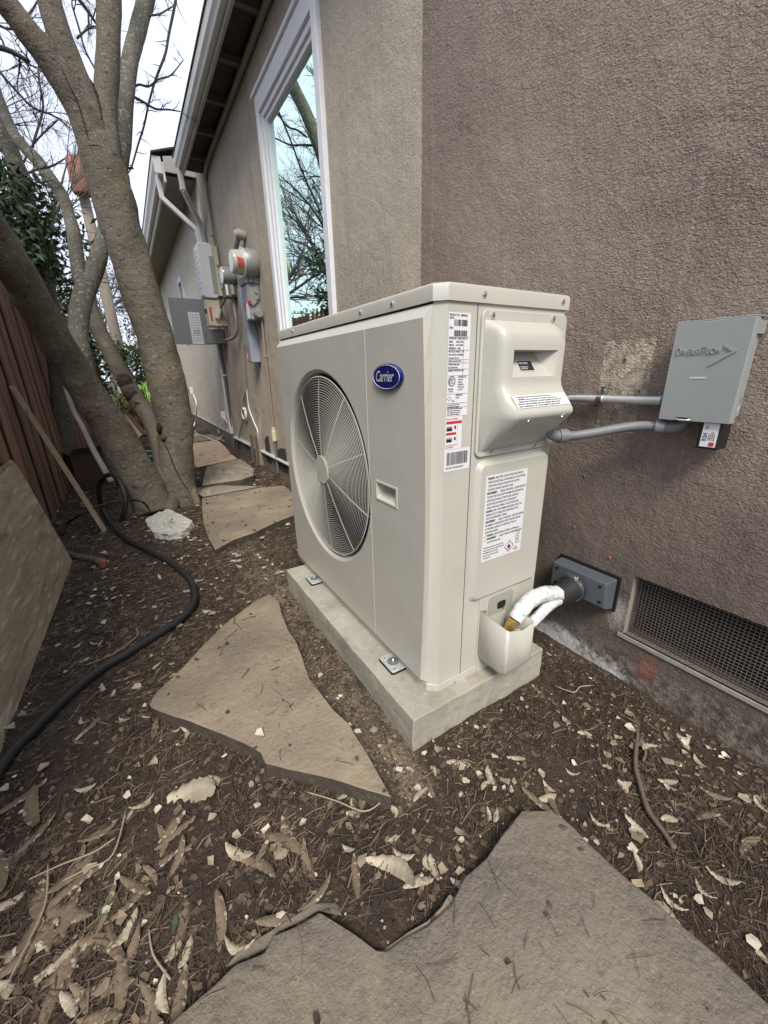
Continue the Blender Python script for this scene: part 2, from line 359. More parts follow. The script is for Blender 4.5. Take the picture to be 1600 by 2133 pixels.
# ================================================================== THE GROUND
NOTCH = az(790, 1925, .01)
def gz(x, y):
    h = .010 * noise.noise(Vector((x * 3, y * 3, 0))) + .006 * noise.noise(Vector((x * 11, y * 11, 3))) + .0035 * noise.noise(Vector((x * 34, y * 34, 5)))
    near = 1 if y < 6 else 0
    h += -.004
    h += .017 * math.exp(-((x - NOTCH.x) ** 2 + (y - NOTCH.y) ** 2) / .0030) + .010 * math.exp(-((x - NOTCH.x + .13) ** 2 + (y - NOTCH.y - .02) ** 2) / .006)
    if x > .8: h += .02 * min(1, (x - .8) / .15) * (1 if y < .8 else 0)
    return h
def build_ground():
    def axis(lo, hi, step, far):
        a = []; v = lo
        while v <= hi: a.append(v); v += step
        s = step; v = hi
        while v < far: s *= 1.35; v += s; a.append(v)
        s = step; v = lo; pre = []
        while v > -far: s *= 1.35; v -= s; pre.append(v)
        return pre[::-1] + a
    xs = axis(-1.0, 1.02, .012, 150); ys = axis(-.15, 3.6, .014, 150)
    bm = BM(); g = [[bm.verts.new((x, y, gz(x, y) if abs(x) < 3 and -3 < y < 12 else -.01)) for x in xs] for y in ys]
    for j in range(len(ys) - 1):
        for i in range(len(xs) - 1): bm.faces.new((g[j][i], g[j][i + 1], g[j + 1][i + 1], g[j + 1][i]))
    lay = bm.verts.layers.float.new('sand')
    for v in bm.verts:
        x, y = v.co.x, v.co.y; k = max(0, 1 - abs(x - .345) / .09) * (1 if .45 < y < 1.9 else 0) + .5 * max(0, 1 - abs(x - .3) / .25) * max(0, 1 - abs(y - 1.75) / .5)
        v[lay] = max(0, min(1, k + .9 * noise.noise(Vector((x * 16, y * 16, 1))) * min(1, k * 2)))
    t = SOIL.node_tree; at = t.nodes.new('ShaderNodeAttribute'); at.attribute_name = 'sand'; b = t.nodes['Principled BSDF']; src_ = b.inputs['Base Color'].links[0].from_socket
    n1 = t.nodes.new('ShaderNodeTexNoise'); n1.inputs['Scale'].default_value = 150; n1.inputs['Detail'].default_value = 5; r1 = t.nodes.new('ShaderNodeValToRGB')
    r1.color_ramp.elements[0].position = .38; r1.color_ramp.elements[0].color = (.10, .075, .05, 1); r1.color_ramp.elements[1].position = .62; r1.color_ramp.elements[1].color = (.27, .215, .145, 1)
    c1 = t.nodes.new('ShaderNodeTexCoord'); t.links.new(c1.outputs['Object'], n1.inputs['Vector']); t.links.new(n1.outputs['Fac'], r1.inputs['Fac'])
    mx = t.nodes.new('ShaderNodeMix'); mx.data_type = 'RGBA'; t.links.new(at.outputs['Fac'], mx.inputs[0]); t.links.new(src_, mx.inputs[6]); t.links.new(r1.outputs[0], mx.inputs[7]); t.links.new(mx.outputs[2], b.inputs['Base Color'])
    o = obj('ground', bm, SOIL, smooth=180); tag(o, kind='structure')
build_ground()

# ================================================================== THE HOUSE
house = thing('house', 'stucco house with brown, tan and cream walls, tall white window and gutters', 'house', (WX, 1.3, 0))
def build_house():
    X = WX
    # wall in the y-z plane with its openings
    ycuts = [-3.0, -.6, .415, 1.29, 2.02, 2.80, 4.955, 7.00, 7.36, 22]
    zcuts = [-.3, .02, .150, .318, .88, 2.22, 1.80, 2.20, 2.62, 3.0]
    zcuts = sorted(set([-.3, .150, .318, .88, 1.55, 2.12, 2.225, 2.75]))
    holes = [(-.6, .415, .150, .318), (2.02, 2.80, .88, 2.225), (7.00, 7.36, 1.55, 2.12)]
    bm = BM()
    vv = {}
    def V(y, z):
        if (y, z) not in vv: vv[(y, z)] = bm.verts.new((X, y, z))
        return vv[(y, z)]
    inh = lambda y, z: any(h[0] < y < h[1] and h[2] < z < h[3] for h in holes)
    for i in range(len(ycuts) - 1):
        for j in range(len(zcuts) - 1):
            y0, y1, z0, z1 = ycuts[i], ycuts[i + 1], zcuts[j], zcuts[j + 1]
            if not inh((y0 + y1) / 2, (z0 + z1) / 2): bm.faces.new((V(y0, z0), V(y0, z1), V(y1, z1), V(y1, z0)))
    for h in holes:        # reveals
        y0, y1, z0, z1 = h; d = .05
        quad(bm, (X, y0, z0), (X, y1, z0), (X + d, y1, z0), (X + d, y0, z0)); quad(bm, (X, y0, z1), (X, y1, z1), (X + d, y1, z1), (X + d, y0, z1))
        quad(bm, (X, y0, z0), (X, y0, z1), (X + d, y0, z1), (X + d, y0, z0)); quad(bm, (X, y1, z0), (X, y1, z1), (X + d, y1, z1), (X + d, y1, z0))
    # back shell so that no light comes through
    quad(bm, (X + .35, -3, -.3), (X + .35, 22, -.3), (X + .35, 22, 2.9), (X + .35, -3, 2.9))
    quad(bm, (X, -3, -.3), (X + 5, -3, -.3), (X + 5, -3, 2.75), (X, -3, 2.75)); quad(bm, (X, 22, -.3), (X + 5, 22, -.3), (X + 5, 22, 2.75), (X, 22, 2.75))
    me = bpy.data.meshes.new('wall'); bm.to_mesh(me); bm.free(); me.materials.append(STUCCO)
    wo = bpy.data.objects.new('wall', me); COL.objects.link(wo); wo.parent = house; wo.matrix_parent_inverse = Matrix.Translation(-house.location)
    wo['label'] = 'rough stucco wall, dark brown paint near, tan and cream farther on'
    # foundation under the tan and cream stretches: slightly proud of nothing, stucco ends in a drip edge above it
    bm = BM(); prism(bm, [(X - .012, 1.5, .135), (X - .012, 21, .135), (X - .012, 21, .15), (X - .012, 1.5, .15)], (.011, 0, 0)); obj('drip_edge', bm, STEEL, house)
    bm = BM(); box(bm, (X - .006, 1.5, -.1), (X + .001, 21, .134)); obj('foundation', bm, FOUND, house)
    # broken stucco notches low on the wall
    ndk = mat('notch_dark', (.05, .04, .035), .95, (.02, .018, .016), 20, .8)
    for (ya, yb, zt) in ((3.46, 3.62, .30), (3.02, 3.30, .25)):
        pts = [(X - .0075, ya, .05), (X - .0075, yb, .05), (X - .0075, yb - .01, zt - .05), (X - .0075, (ya + yb) / 2, zt - .01), (X - .0075, ya + .03, zt)]
        bm = BM(); prism(bm, pts, (.006, 0, 0)); obj('broken_stucco_notch', bm, ndk, house)
    # ---- crawl space vent
    bm = BM()
    box(bm, (X + .004, -.6, .138), (X + .05, .417, .1495)); ob = obj('vent_sill', bm, mat('vent_sill', (.33, .30, .26), .9, (.22, .2, .17), 30, .8, bump=[(60, .003, 'n')]), house)
    bm = BM(); box(bm, (X - .004, -.6, .1405), (X + .006, .425, .150)); obj('vent_sill', bm, bpy.data.materials['vent_sill'], house)
    bm = BM(); box(bm, (X + .003, .4145, .150), (X + .03, .424, .318)); obj('vent_jamb', bm, TANP, house)
    vent = BM(); xm = X + .022; st = .0078; y = -.58
    while y < .413:
        box(vent, (xm, y, .150), (xm + .0011, y + .0013, .318)); y += st
    z = .155
    while z < .317:
        box(vent, (xm - .0008, -.6, z), (xm + .0004, .413, z + .0013)); z += st
    obj('vent_mesh', vent, MESHM, house)
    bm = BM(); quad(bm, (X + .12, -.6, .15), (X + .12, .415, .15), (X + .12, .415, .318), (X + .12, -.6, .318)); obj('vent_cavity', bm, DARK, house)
    # ---- tall window
    y0, y1, z0, z1 = 1.985, 2.87, .84, 2.30           # outer edge of the casing
    win = BM()
    def ring(bm, Y0, Y1, Z0, Z1, wd, wt, xf, xb):
        box(bm, (xf, Y0, Z0), (xb, Y0 + wd, Z1)); box(bm, (xf, Y1 - wd, Z0), (xb, Y1, Z1))
        box(bm, (xf, Y0 + wd, Z1 - wt), (xb, Y1 - wd, Z1)); box(bm, (xf, Y0 + wd, Z0), (xb, Y1 - wd, Z0 + wt))
    ring(win, y0, y1, z0, z1, .052, .085, X - .022, X + .004)
    box(win, (X - .034, y0 - .02, z1 + .0015), (X + .002, y1 + .03, z1 + .022))
    fr = obj('window_frame', win, TRIM, house, bevel=.003)
    fr['label'] = 'white window frame with deep head casing'
    w2 = BM(); ring(w2, y0 + .053, y1 - .053, z0 + .086, z1 - .086, .030, .030, X - .008, X + .03)
    obj('sash', w2, TRIM, fr, bevel=.003)
    w2 = BM(); ring(w2, y0 + .084, y1 - .084, z0 + .117, z1 - .117, .022, .024, X + .004, X + .034)
    obj('sash', w2, TRIM, fr, bevel=.002)
    w2 = BM(); quad(w2, (X + .022, y0 + .09, z0 + .12), (X + .022, y1 - .09, z0 + .12), (X + .022, y1 - .09, z1 - .12), (X + .022, y0 + .09, z1 - .12))
    g = obj('pane', w2, GLASS, fr)
    # ---- small far window
    w3 = BM(); ring(w3, 6.96, 7.40, 1.50, 2.17, .06, .06, X - .02, X + .01); f2 = obj('window_frame', w3, TRIM, house)
    w3 = BM(); quad(w3, (X + .008, 7.0, 1.55), (X + .008, 7.36, 1.55), (X + .008, 7.36, 2.12), (X + .008, 7.0, 2.12)); obj('pane', w3, mat('dark_glass', (.03, .035, .04), .05), f2)
    # ---- near eave
    ye = 4.62; xe = .80
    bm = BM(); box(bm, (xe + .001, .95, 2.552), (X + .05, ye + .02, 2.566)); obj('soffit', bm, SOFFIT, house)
    y = 4.28
    while y > 1:
        bm = BM(); box(bm, (xe + .0012, y, 2.515), (X - .002, y + .035, 2.5515)); obj('rafter_tail', bm, TAILM, house); y -= .42
    bm = BM(); box(bm, (xe - .018, .95, 2.498), (xe, ye, 2.60)); obj('fascia', bm, GUTTER, house, bevel=.003)
    bm = BM(); q = xe - .0185; prof = [(q, 2.525), (q - .030, 2.525), (q - .036, 2.545), (q - .048, 2.565), (q - .050, 2.622), (q - .044, 2.622), (q - .043, 2.568), (q - .031, 2.548), (q - .025, 2.531), (q, 2.531)]
    prism(bm, [(a, .95, b) for a, b in prof], (0, ye - .95, 0)); box(bm, (q - .045, ye - .004, 2.53), (q - .001, ye, 2.62)); gt = obj('gutter', bm, GUTTER_L, house)
    bm = BM(); prism(bm, [(q - .056, .94, 2.625), (q - .056, .94, 2.637), (1.6, .94, 3.02), (1.6, .94, 3.0)], (0, ye - .91, 0)); rf = obj('roof', bm, SHINGLE, house)
    rf['label'] = 'dark shingle roof over the near wall'
    bm = BM(); prism(bm, [(1.5, -3, 2.93), (5, -3, 3.9), (5, -3, 3.85), (1.5, -3, 2.88)], (0, 25, 0)); obj('roof', bm, SHINGLE, house)
    # painted pipe that runs up the wall and under the soffit
    bm = BM(); P = [(X - .02, 4.46, 1.35), (X - .02, 4.46, 2.36), (X - .02, 4.42, 2.45), (X - .02, 4.26, 2.505), (X - .02, 3.4, 2.51), (X - .02, 1.0, 2.51)]
    tube(bm, P, .017, 10, 3); cyl(bm, (X - .02, 4.46, 2.02), (X - .02, 4.46, 2.07), .024, n=10)
    obj('service_pipe', bm, TANP, house, smooth=60)
    bm = BM(); tube(bm, [(X - .012, 4.40, 2.40), (X - .012, 4.40, 1.2)], .006, 6); obj('service_pipe', bm, CABT, house)
    # ---- far eave (a second, wider roof that starts at the corner)
    yf = 4.98; xg = .60; zt = 2.74
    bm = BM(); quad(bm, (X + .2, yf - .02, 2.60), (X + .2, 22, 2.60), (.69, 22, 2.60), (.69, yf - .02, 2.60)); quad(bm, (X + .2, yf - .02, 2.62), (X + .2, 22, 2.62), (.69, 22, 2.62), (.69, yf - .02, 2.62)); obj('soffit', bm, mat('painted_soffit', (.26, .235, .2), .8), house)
    bm = BM(); box(bm, (.672, yf - .03, 2.545), (.692, 22, 2.70)); obj('fascia', bm, GUTTER_L, house, bevel=.003)
    bm = BM(); prof = [(.6715, 2.60), (.628, 2.60), (.62, 2.64), (.602, 2.68), (.600, 2.735), (.607, 2.735), (.608, 2.683), (.626, 2.645), (.6715, 2.606)]
    prism(bm, [(a, yf - .03, b) for a, b in prof], (0, 17, 0)); box(bm, (.604, yf - .036, 2.604), (.671, yf - .031, 2.733)); obj('gutter', bm, GUTTER_L, house)
    bm = BM(); prism(bm, [(.69, yf - .05, 2.62), (.69, yf - .05, 2.735), (X + .3, yf - .05, 2.86), (X + .3, yf - .05, 2.62)], (0, .02, 0)); obj('eave_end_board', bm, GUTTER, house)
    bm = BM(); prism(bm, [(.595, yf - .06, 2.741), (.595, yf - .06, 2.756), (2.2, yf - .06, 3.3), (2.2, yf - .06, 3.28)], (0, 17, 0)); rr = obj('roof', bm, SHINGLE, house); rr['label'] = 'dark shingle roof over the far wall'
    # ---- downspouts
    def strap(bm, P, hw=.026, hd=.020):
        P = [Vector(p) for p in P]
        for a, b in zip(P, P[1:]):
            d = (b - a).normalized(); L_ = (b - a).length + .012
            sx = Vector((0, 1, 0)) if abs(d.y) < .9 else Vector((1, 0, 0))
            sy = (sx - d * sx.dot(d)).normalized(); sz = d.cross(sy)
            mtx = Matrix((sz, sy, d)).transposed().to_4x4(); mtx.translation = a - d * .006
            box(bm, (-hd, -hw, 0), (hd, hw, L_), mtx)
    bm = BM(); strap(bm, [(.762, 4.585, 2.53), (.768, 4.60, 2.39), (.915, 4.86, 2.22), (.93, 4.88, 2.12), (.930, 4.925, 1.0), (.930, 4.93, .17)])
    obj('downspout', bm, GUTTER_L, house, bevel=.004)
    bm = BM(); strap(bm, [(.632, 5.05, 2.60), (.64, 5.05, 2.44), (.90, 5.0, 2.20), (.925, 4.99, 2.0)]); obj('downspout', bm, GUTTER_L, house, bevel=.004)
    # screw plugs in the brown wall
    bm_ = None
    pk = mat('plug_pink', (.42, .14, .12), .7)
    for (px, py) in ((1303, 1004), (1270, 1161), (1196, 1097)):
        p = ax(px, py, X - .001); bm = BM(); cyl(bm, p, p + Vector((-.003, 0, 0)), .0036, n=10); hp = obj('wall_plug', bm, pk, house); bm = BM(); cyl(bm, p + Vector((-.0032, 0, 0)), p + Vector((-.0036, 0, 0)), .0018, n=8); obj('plug_hole', bm, DARK, hp)
    for (px, py) in ((1217, 992), (1303, 748), (1332, 814), (1276, 872)):
        p = ax(px, py, X - .001); bm = BM(); cyl(bm, p, p + Vector((-.0015, 0, 0)), .0042, .003, n=10); hp = obj('wall_plug', bm, mat('plug_grey', (.28, .24, .2), .9), house); bm = BM(); cyl(bm, p + Vector((-.0017, 0, 0)), p + Vector((-.002, 0, 0)), .002, n=8); obj('plug_hole', bm, DARK, hp)
build_house()

# ================================================================== CONCRETE PAD
def noisy_box(bm, lo, hi, n, amp, sc=30):
    vs = box(bm, lo, hi); bmesh.ops.subdivide_edges(bm, edges=bm.edges[:], cuts=n, use_grid_fill=True)
    for v in bm.verts: v.co += Vector((noise.noise(v.co * sc), noise.noise(v.co * sc + Vector((9, 0, 0))), noise.noise(v.co * sc + Vector((0, 9, 0))) * .4)) * amp
def build_pad():
    bm = BM(); noisy_box(bm, (.387, .538, -.03), (.822, 1.388, .082), 14, .0026, 40)
    o = obj('concrete_pad', bm, CONC, bevel=.004); tag(o, 'grey concrete equipment pad under the beige heat pump', 'equipment pad')
build_pad()

# ================================================================== HEAT PUMP
hp = thing('heat_pump', 'beige outdoor heat pump with round fan grille standing on a concrete pad', 'heat pump', (.64, 1.0, .082))
def build_unit():
    Z0, ZT, ZL = .092, .9375, .912
    XA, YA = .486, .576; XB, YB = .469, .594; XF = .450; XR = .805; YL = 1.436
    # body sides (end panels + back) as a U, thin shell all round
    bm = BM()
    out_ = [(XB, YB), (XA, YA), (XR - .006, YA), (XR, YA + .006), (XR, YL - .006), (XR - .006, YL), (XA, YL), (XB, YL - .018)]
    a = [bm.verts.new((x, y, Z0)) for x, y in out_]; b = [bm.verts.new((x, y, ZL)) for x, y in out_]
    n = len(out_)
    for i in range(n - 1): bm.faces.new((a[i], a[i + 1], b[i + 1], b[i]))
    bm.faces.new(b)
    body = obj('casing', bm, BEIGE, hp, smooth=25)
    # front panel: flat face with a round hole, bevelled all round
    fc = (1.082, .530); RO = .282     # fan centre (y, z), opening radius
    fy0, fy1, fz0, fz1 = .598, 1.412, .118, .886
    NS = 96
    def front_edge(i, y0, y1, z0, z1):
        th = 2 * math.pi * i / NS; c, s = math.cos(th), math.sin(th)
        return c, s
    bm = BM()
    X0 = XF
    # outer rectangle sampled by angle (its corners included) so that quads join it to the circle
    ysq = fc[0] - RO - .008
    angs = [2 * math.pi * i / NS for i in range(NS)] + [math.atan2(cz - fc[1], cy - fc[0]) % (2 * math.pi) for (cy, cz) in ((ysq, fz0), (ysq, fz1), (fy1, fz0), (fy1, fz1))]
    angs = sorted(set(angs)); angs = [a_ for i, a_ in enumerate(angs) if i == 0 or a_ - angs[i - 1] > 1e-4]; NS = len(angs)
    circ = [(fc[0] + RO * math.cos(a_), fc[1] + RO * math.sin(a_)) for a_ in angs]
    def sq(th, y0, y1, z0, z1):
        c, s = math.cos(th), math.sin(th)
        ky = ((y1 - fc[0]) / c if c > 1e-9 else (y0 - fc[0]) / c if c < -1e-9 else 1e9); kz = ((z1 - fc[1]) / s if s > 1e-9 else (z0 - fc[1]) / s if s < -1e-9 else 1e9)
        k = min(ky, kz); return (fc[0] + k * c, fc[1] + k * s)
    sqr = [sq(a_, ysq, fy1, fz0, fz1) for a_ in angs]
    vi = [bm.verts.new((X0, y, z)) for y, z in circ]; vo = [bm.verts.new((X0, y, z)) for y, z in sqr]
    for i in range(NS): bm.faces.new((vi[i], vi[(i + 1) % NS], vo[(i + 1) % NS], vo[i]))
    # rolled lip into the fan hole
    vl = vi
    for (dr, dx) in ((.002, .0015), (.006, .004), (.010, .010), (.012, .022)):
        nv = [bm.verts.new((X0 + dx, fc[0] + (RO - dr) * math.cos(a_), fc[1] + (RO - dr) * math.sin(a_))) for a_ in angs]
        for i in range(NS): bm.faces.new((vl[i], vl[(i + 1) % NS], nv[(i + 1) % NS], nv[i]))
        vl = nv
    # left-over strip between seam side and end (near side), with hole for the hand grip
    gy0, gy1, gz0, gz1 = .689, .772, .521, .560
    K = 10
    def bulge(z): return .598 - .012 * math.sin(math.pi * (z - fz0) / (fz1 - fz0))
    zs = sorted(set([fz0 + (fz1 - fz0) * k / K for k in range(K + 1)] + [gz0, gz1]))
    ys = [None, gy0, gy1, ysq]
    for j in range(len(zs) - 1):
        za, zb = zs[j], zs[j + 1]
        for i in range(3):
            ya = bulge(za) if i == 0 else ys[i]; ya2 = bulge(zb) if i == 0 else ys[i]; yb = ys[i + 1]
            if i == 1 and za >= gz0 - 1e-6 and zb <= gz1 + 1e-6: continue
            quad(bm, (X0, ya, za), (X0, yb, za), (X0, yb, zb), (X0, ya2, zb))
    # bevels: top, near side, bottom, far side
    for j in range(len(zs) - 1):
        za, zb = zs[j], zs[j + 1]
        ta = (za - fz0) / (fz1 - fz0); tb = (zb - fz0) / (fz1 - fz0)
        A = Z0 + .012 + (ZL - .004 - Z0 - .012) * ta; B = Z0 + .012 + (ZL - .004 - Z0 - .012) * tb
        quad(bm, (X0, bulge(za), za), (X0, bulge(zb), zb), (XB, YB, B), (XB, YB, A))
    quad(bm, (X0, bulge(fz1), fz1), (X0, fy1, fz1), (XB, 1.418, ZL - .004), (XB, YB, ZL - .004))
    quad(bm, (X0, bulge(fz0), fz0), (X0, fy1, fz0), (XB, 1.418, Z0 + .012), (XB, YB, Z0 + .012))
    quad(bm, (X0, fy1, fz0), (X0, fy1, fz1), (XB, 1.418, ZL - .004), (XB, 1.418, Z0 + .012))
    bmesh.ops.remove_doubles(bm, verts=bm.verts[:], dist=.0002)
    fp = obj('front_panel', bm, BEIGE, hp)
    # panel seam (thin raised joint)
    bm = BM(); box(bm, (XF - .0012, .803, fz0), (XF - .0002, .8045, fz1)); obj('panel_seam', bm, BEIGE, fp)
    # base pan edge
    bm = BM(); prism(bm, [(XB + .003, YB + .004, .074), (XB + .003, YL - .02, .074), (XB + .003, YL - .02, Z0 + .02), (XB + .003, YB + .004, Z0 + .02)], (.01, 0, 0))
    prism(bm, [(XB - .004, YB - .001, .0805), (XA, YA - .001, .0805), (XR, YA - .001, .0805), (XR, YL, .0805), (XB - .004, YL, .0805)], (0, 0, .020))
    obj('base_pan', bm, BEIGE, hp, bevel=.002)
    # lid
    bm = BM(); e = .004
    lo = [(XB - e, YB - .003), (XA - .002, YA - e), (XR + .001, YA - e), (XR + e, YA + .002), (XR + e, YL + .002), (XR, YL + e), (XA, YL + e), (XB - e, YL - .014)]
    zt = [(.005, .0)]
    def ringz(z, inset):
        cx, cy = .64, 1.0; o = []
        for x, y in lo: o.append(bm.verts.new((x + inset * (1 if x < cx else -1), y + inset * (1 if y < cy else -1), z)))
        return o
    rs = [ringz(ZL - .001, 0), ringz(.932, 0), ringz(.9365, .0015), ringz(.9390, .005), ringz(.9395, .012)]
    for p, q in zip(rs, rs[1:]):
        for i in range(len(lo)): bm.faces.new((p[i], p[(i + 1) % len(lo)], q[(i + 1) % len(lo)], q[i]))
    bm.faces.new(rs[-1]); bm.faces.new(rs[0][::-1]); lid = obj('lid', bm, BEIGE, hp, smooth=35)
    # screws
    def screw(p, n_, parent, r=.0045, dimple=True):
        bm = BM(); p = Vector(p); n_ = Vector(n_)
        if dimple: cyl(bm, p - n_ * .001, p + n_ * .0006, r * 1.75, r * 1.6, n=14)
        bd = obj('screw_seat', bm, BEIGE, parent, smooth=40) if dimple else None
        bm = BM(); tube(bm, [p, p + n_ * .0022, p + n_ * .0032], [r, r * .92, r * .4], 14); cyl(bm, p + n_ * .003, p + n_ * .0036, r * .30, n=6)
        return obj('screw', bm, ZINC, parent, smooth=40)
    nS = (0, -1, 0); nF = (-1, 0, 0)
    for (px, py) in ((1009, 613), (1173, 628)): p = ay(px, py, YA - e); screw(p, nS, lid)
    for (px, py) in ((609, 689), (751, 650), (817, 632)): p = ax(px, py, XB - e); screw(p, nF, lid, .004)
    for (px, py) in ((947, 1420), (982, 1404)): p = ay(px, py, YA); screw(p, nS, body, .0035)
    # vertical seam on the end panel and recessed service side
    bm = BM(); box(bm, (.5535, YA - .0012, .10), (.5545, YA + .001, ZL - .002)); obj('panel_seam', bm, mat('seam_dark', (.10, .095, .085), .8), body)
    # ---- fan grille
    gr = None
    bm = BM(); cy_, cz_ = fc; XG = XF - .002
    RG = RO - .020
    def gx(r): return XG + .012 * (r / RG) ** 3 - .004      # slightly domed
    nr = 33; r0 = .043
    for k in range(nr + 1):
        r = r0 + (RG - r0) * k / nr; th = .00105 if k < nr else .0030; n_ = 72
        ring = []
        for i in range(n_):
            a_ = 2 * math.pi * i / n_; c, s = math.cos(a_), math.sin(a_)
            ring.append([bm.verts.new((gx(r) + dx, cy_ + (r + dr) * c, cz_ + (r + dr) * s)) for dx, dr in ((-th * .8, 0), (0, th * .8), (th * .8, 0), (0, -th * .8))])
        for i in range(n_):
            p, q = ring[i], ring[(i + 1) % n_]
            for j in range(4): bm.faces.new((p[j], p[(j + 1) % 4], q[(j + 1) % 4], q[j]))
    grille = obj('fan_grille', bm, BEIGE, hp, smooth=180)
    sp = BM()
    for k in range(10):
        a_ = R(36 * k + 17); d = Vector((0, math.cos(a_), math.sin(a_))); c0 = Vector((0, cy_, cz_))
        P = [c0 + d * r + Vector((gx(r) + .0022, 0, 0)) for r in (.03, .1, .17, .23, RG)]
        tube(sp, P, .0016, 5)
    obj('spoke', sp, BEIGE, grille, smooth=60)
    bm = BM(); tube(bm, [(XG - .0065, cy_, cz_), (XG - .0055, cy_, cz_), (XG - .001, cy_, cz_)], [.0415, .043, .043], 40); obj('hub_cap', bm, BEIGE, grille, smooth=30)
    for a_ in (85, 197, 330, 265):
        p = Vector((XF + .012, cy_ + (RO - .019) * math.cos(R(a_)), cz_ + (RO - .019) * math.sin(R(a_)))); screw(p, nF, grille, .0035, False)
    # shroud, fan, coil behind the grille
    bm = BM(); n_ = 64
    prev = None
    for (r, x) in ((RO - .012, XF + .02), (RO - .014, XF + .06), (RO - .014, XF + .16)):
        cur = [bm.verts.new((x, cy_ + r * math.cos(2 * math.pi * i / n_), cz_ + r * math.sin(2 * math.pi * i / n_))) for i in range(n_)]
        if prev:
            for i in range(n_): bm.faces.new((prev[i], prev[(i + 1) % n_], cur[(i + 1) % n_], cur[i]))
        prev = cur
    bm.faces.new(prev); obj('fan_shroud', bm, mat('shroud_dark', (.06, .06, .058), .5), hp, smooth=50)
    fan = BM()
    for k in range(3):
        for i in range(14):
            for j in range(8):
                def P_(i_, j_):
                    th = R(120 * k + 78 * i_ / 14 + 14 * (j_ / 8) ** 2); r = .06 + .185 * j_ / 8
                    return (XF + .055 + .055 * (i_ / 14) + .008 * math.sin(j_ / 8 * 3), cy_ + r * math.cos(th), cz_ + r * math.sin(th))
                quad(fan, P_(i, j), P_(i + 1, j), P_(i + 1, j + 1), P_(i, j + 1))
    bmesh.ops.remove_doubles(fan, verts=fan.verts[:], dist=.0003)
    fo = obj('fan_blades', fan, FANM, hp, smooth=60)
    bm = BM(); cyl(bm, (XF + .04, cy_, cz_), (XF + .13, cy_, cz_), .065, n=32); obj('fan_hub', bm, FANM, fo, smooth=40)
    bm = BM(); box(bm, (XF + .135, cy_ - .06, cz_ - .245), (XF + .15, cy_ + .05, cz_ - .13)); obj('motor_label', bm, BLUEM, fo)
    # ---- hand grip recess in front panel
    bm = BM(); d = .03
    A = [(XF, gy0, gz0), (XF, gy1, gz0), (XF, gy1, gz1), (XF, gy0, gz1)]; B = [(XF + d * .3, gy0 + .006, gz0 + .006), (XF + d * .3, gy1 - .006, gz0 + .006), (XF + d, gy1 - .008, gz1 - .004), (XF + d, gy0 + .008, gz1 - .004)]
    for i in range(4): quad(bm, A[i], A[(i + 1) % 4], B[(i + 1) % 4], B[i])
    quad(bm, *B); obj('hand_grip', bm, BEIGE, fp)
    bm = BM()
    def frame_(bm, Y0, Y1, Z0_, Z1_, t_, xa, xb):
        box(bm, (xa, Y0 - t_, Z0_ - t_), (xb, Y1 + t_, Z0_)); box(bm, (xa, Y0 - t_, Z1_), (xb, Y1 + t_, Z1_ + t_))
        box(bm, (xa, Y0 - t_, Z0_), (xb, Y0, Z1_)); box(bm, (xa, Y1, Z0_), (xb, Y1 + t_, Z1_))
    frame_(bm, gy0 + .001, gy1 - .001, gz0 + .001, gz1 - .001, .0055, XF - .0018, XF + .001); obj('grip_frame', bm, BEIGE, fp, bevel=.0012)
    # ---- oval badge
    bm = BM(); by, bz = .7105, .7905; ry, rz = .052, .0245; n_ = 48
    prevr = None
    for (k, x) in ((1.06, XF - .0005), (1.06, XF - .004), (1.0, XF - .0065), (.0, XF - .0075)):
        cur = [bm.verts.new((x, by + ry * k * math.cos(2 * math.pi * i / n_), bz + rz * k * math.sin(2 * math.pi * i / n_))) for i in range(n_)] if k else [bm.verts.new((x, by, bz))]
        if prevr:
            for i in range(n_):
                if len(cur) == 1: bm.faces.new((prevr[i], prevr[(i + 1) % n_], cur[0]))
                else: bm.faces.new((prevr[i], prevr[(i + 1) % n_], cur[(i + 1) % n_], cur[i]))
        prevr = cur
    bd = obj('badge', bm, BADGE, hp, smooth=35); bd['label'] = 'blue oval badge reading Carrier'
    bm = BM(); pr = [(XF - .0071, by + ry * .95 * math.cos(2 * math.pi * i / n_), bz + rz * .92 * math.sin(2 * math.pi * i / n_)) for i in range(n_ + 1)]
    tube(bm, pr, .0006, 4, caps=False)
    text_bm(bm, 'Carrier', (XF - .0082, by + .0395, bz - .0085), FU, FV, .0300, .74, .34, bold=.0004); obj('badge_lettering', bm, SILVER, bd)
    # ---- service cover (upper right)
    yS = YA - .001
    bm = BM(); fl = rrect(.562, .803, .633, .902, .014); prism(bm, [(u, yS + .001, v) for u, v in fl], (0, -.006, 0))
    cov = obj('service_cover', bm, BEIGE, hp, bevel=.0025, seg=3)
    bm = BM()
    prof = [(.5695, .884), (.5480, .874), (.5360, .866), (.5305, .855), (.5290, .840), (.5290, .832), (.5290, .785), (.5290, .776), (.5275, .768), (.5230, .760), (.5120, .744), (.5000, .730), (.4955, .724), (.4945, .717), (.4975, .711), (.5695, .645)]
    x0, x1 = .574, .7545; hx0, hx1 = .603, .728
    def skirt(y): return (.570 - y)            # how far it stands out
    xsl = [x0 - .006, x0, x0 + .004, x0 + .012, hx0, hx1, x1 - .008, x1 - .002, x1]
    def col_(ix, y, z):
        # side rounding: lower relief near the two ends
        t = {0: 0., 1: .55, 2: .84, 3: 1., 6: 1., 7: .85, 8: 0.}.get(ix, 1.)
        return (xsl[ix], .5695 - (.5695 - y) * t, z)
    grid = [[bm.verts.new(col_(ix, y, z)) for (y, z) in prof] for ix in range(len(xsl))]
    for i in range(len(xsl) - 1):
        for j in range(len(prof) - 1):
            if i == 4 and 5 <= j < 6: continue
            bm.faces.new((grid[i][j], grid[i][j + 1], grid[i + 1][j + 1], grid[i + 1][j]))
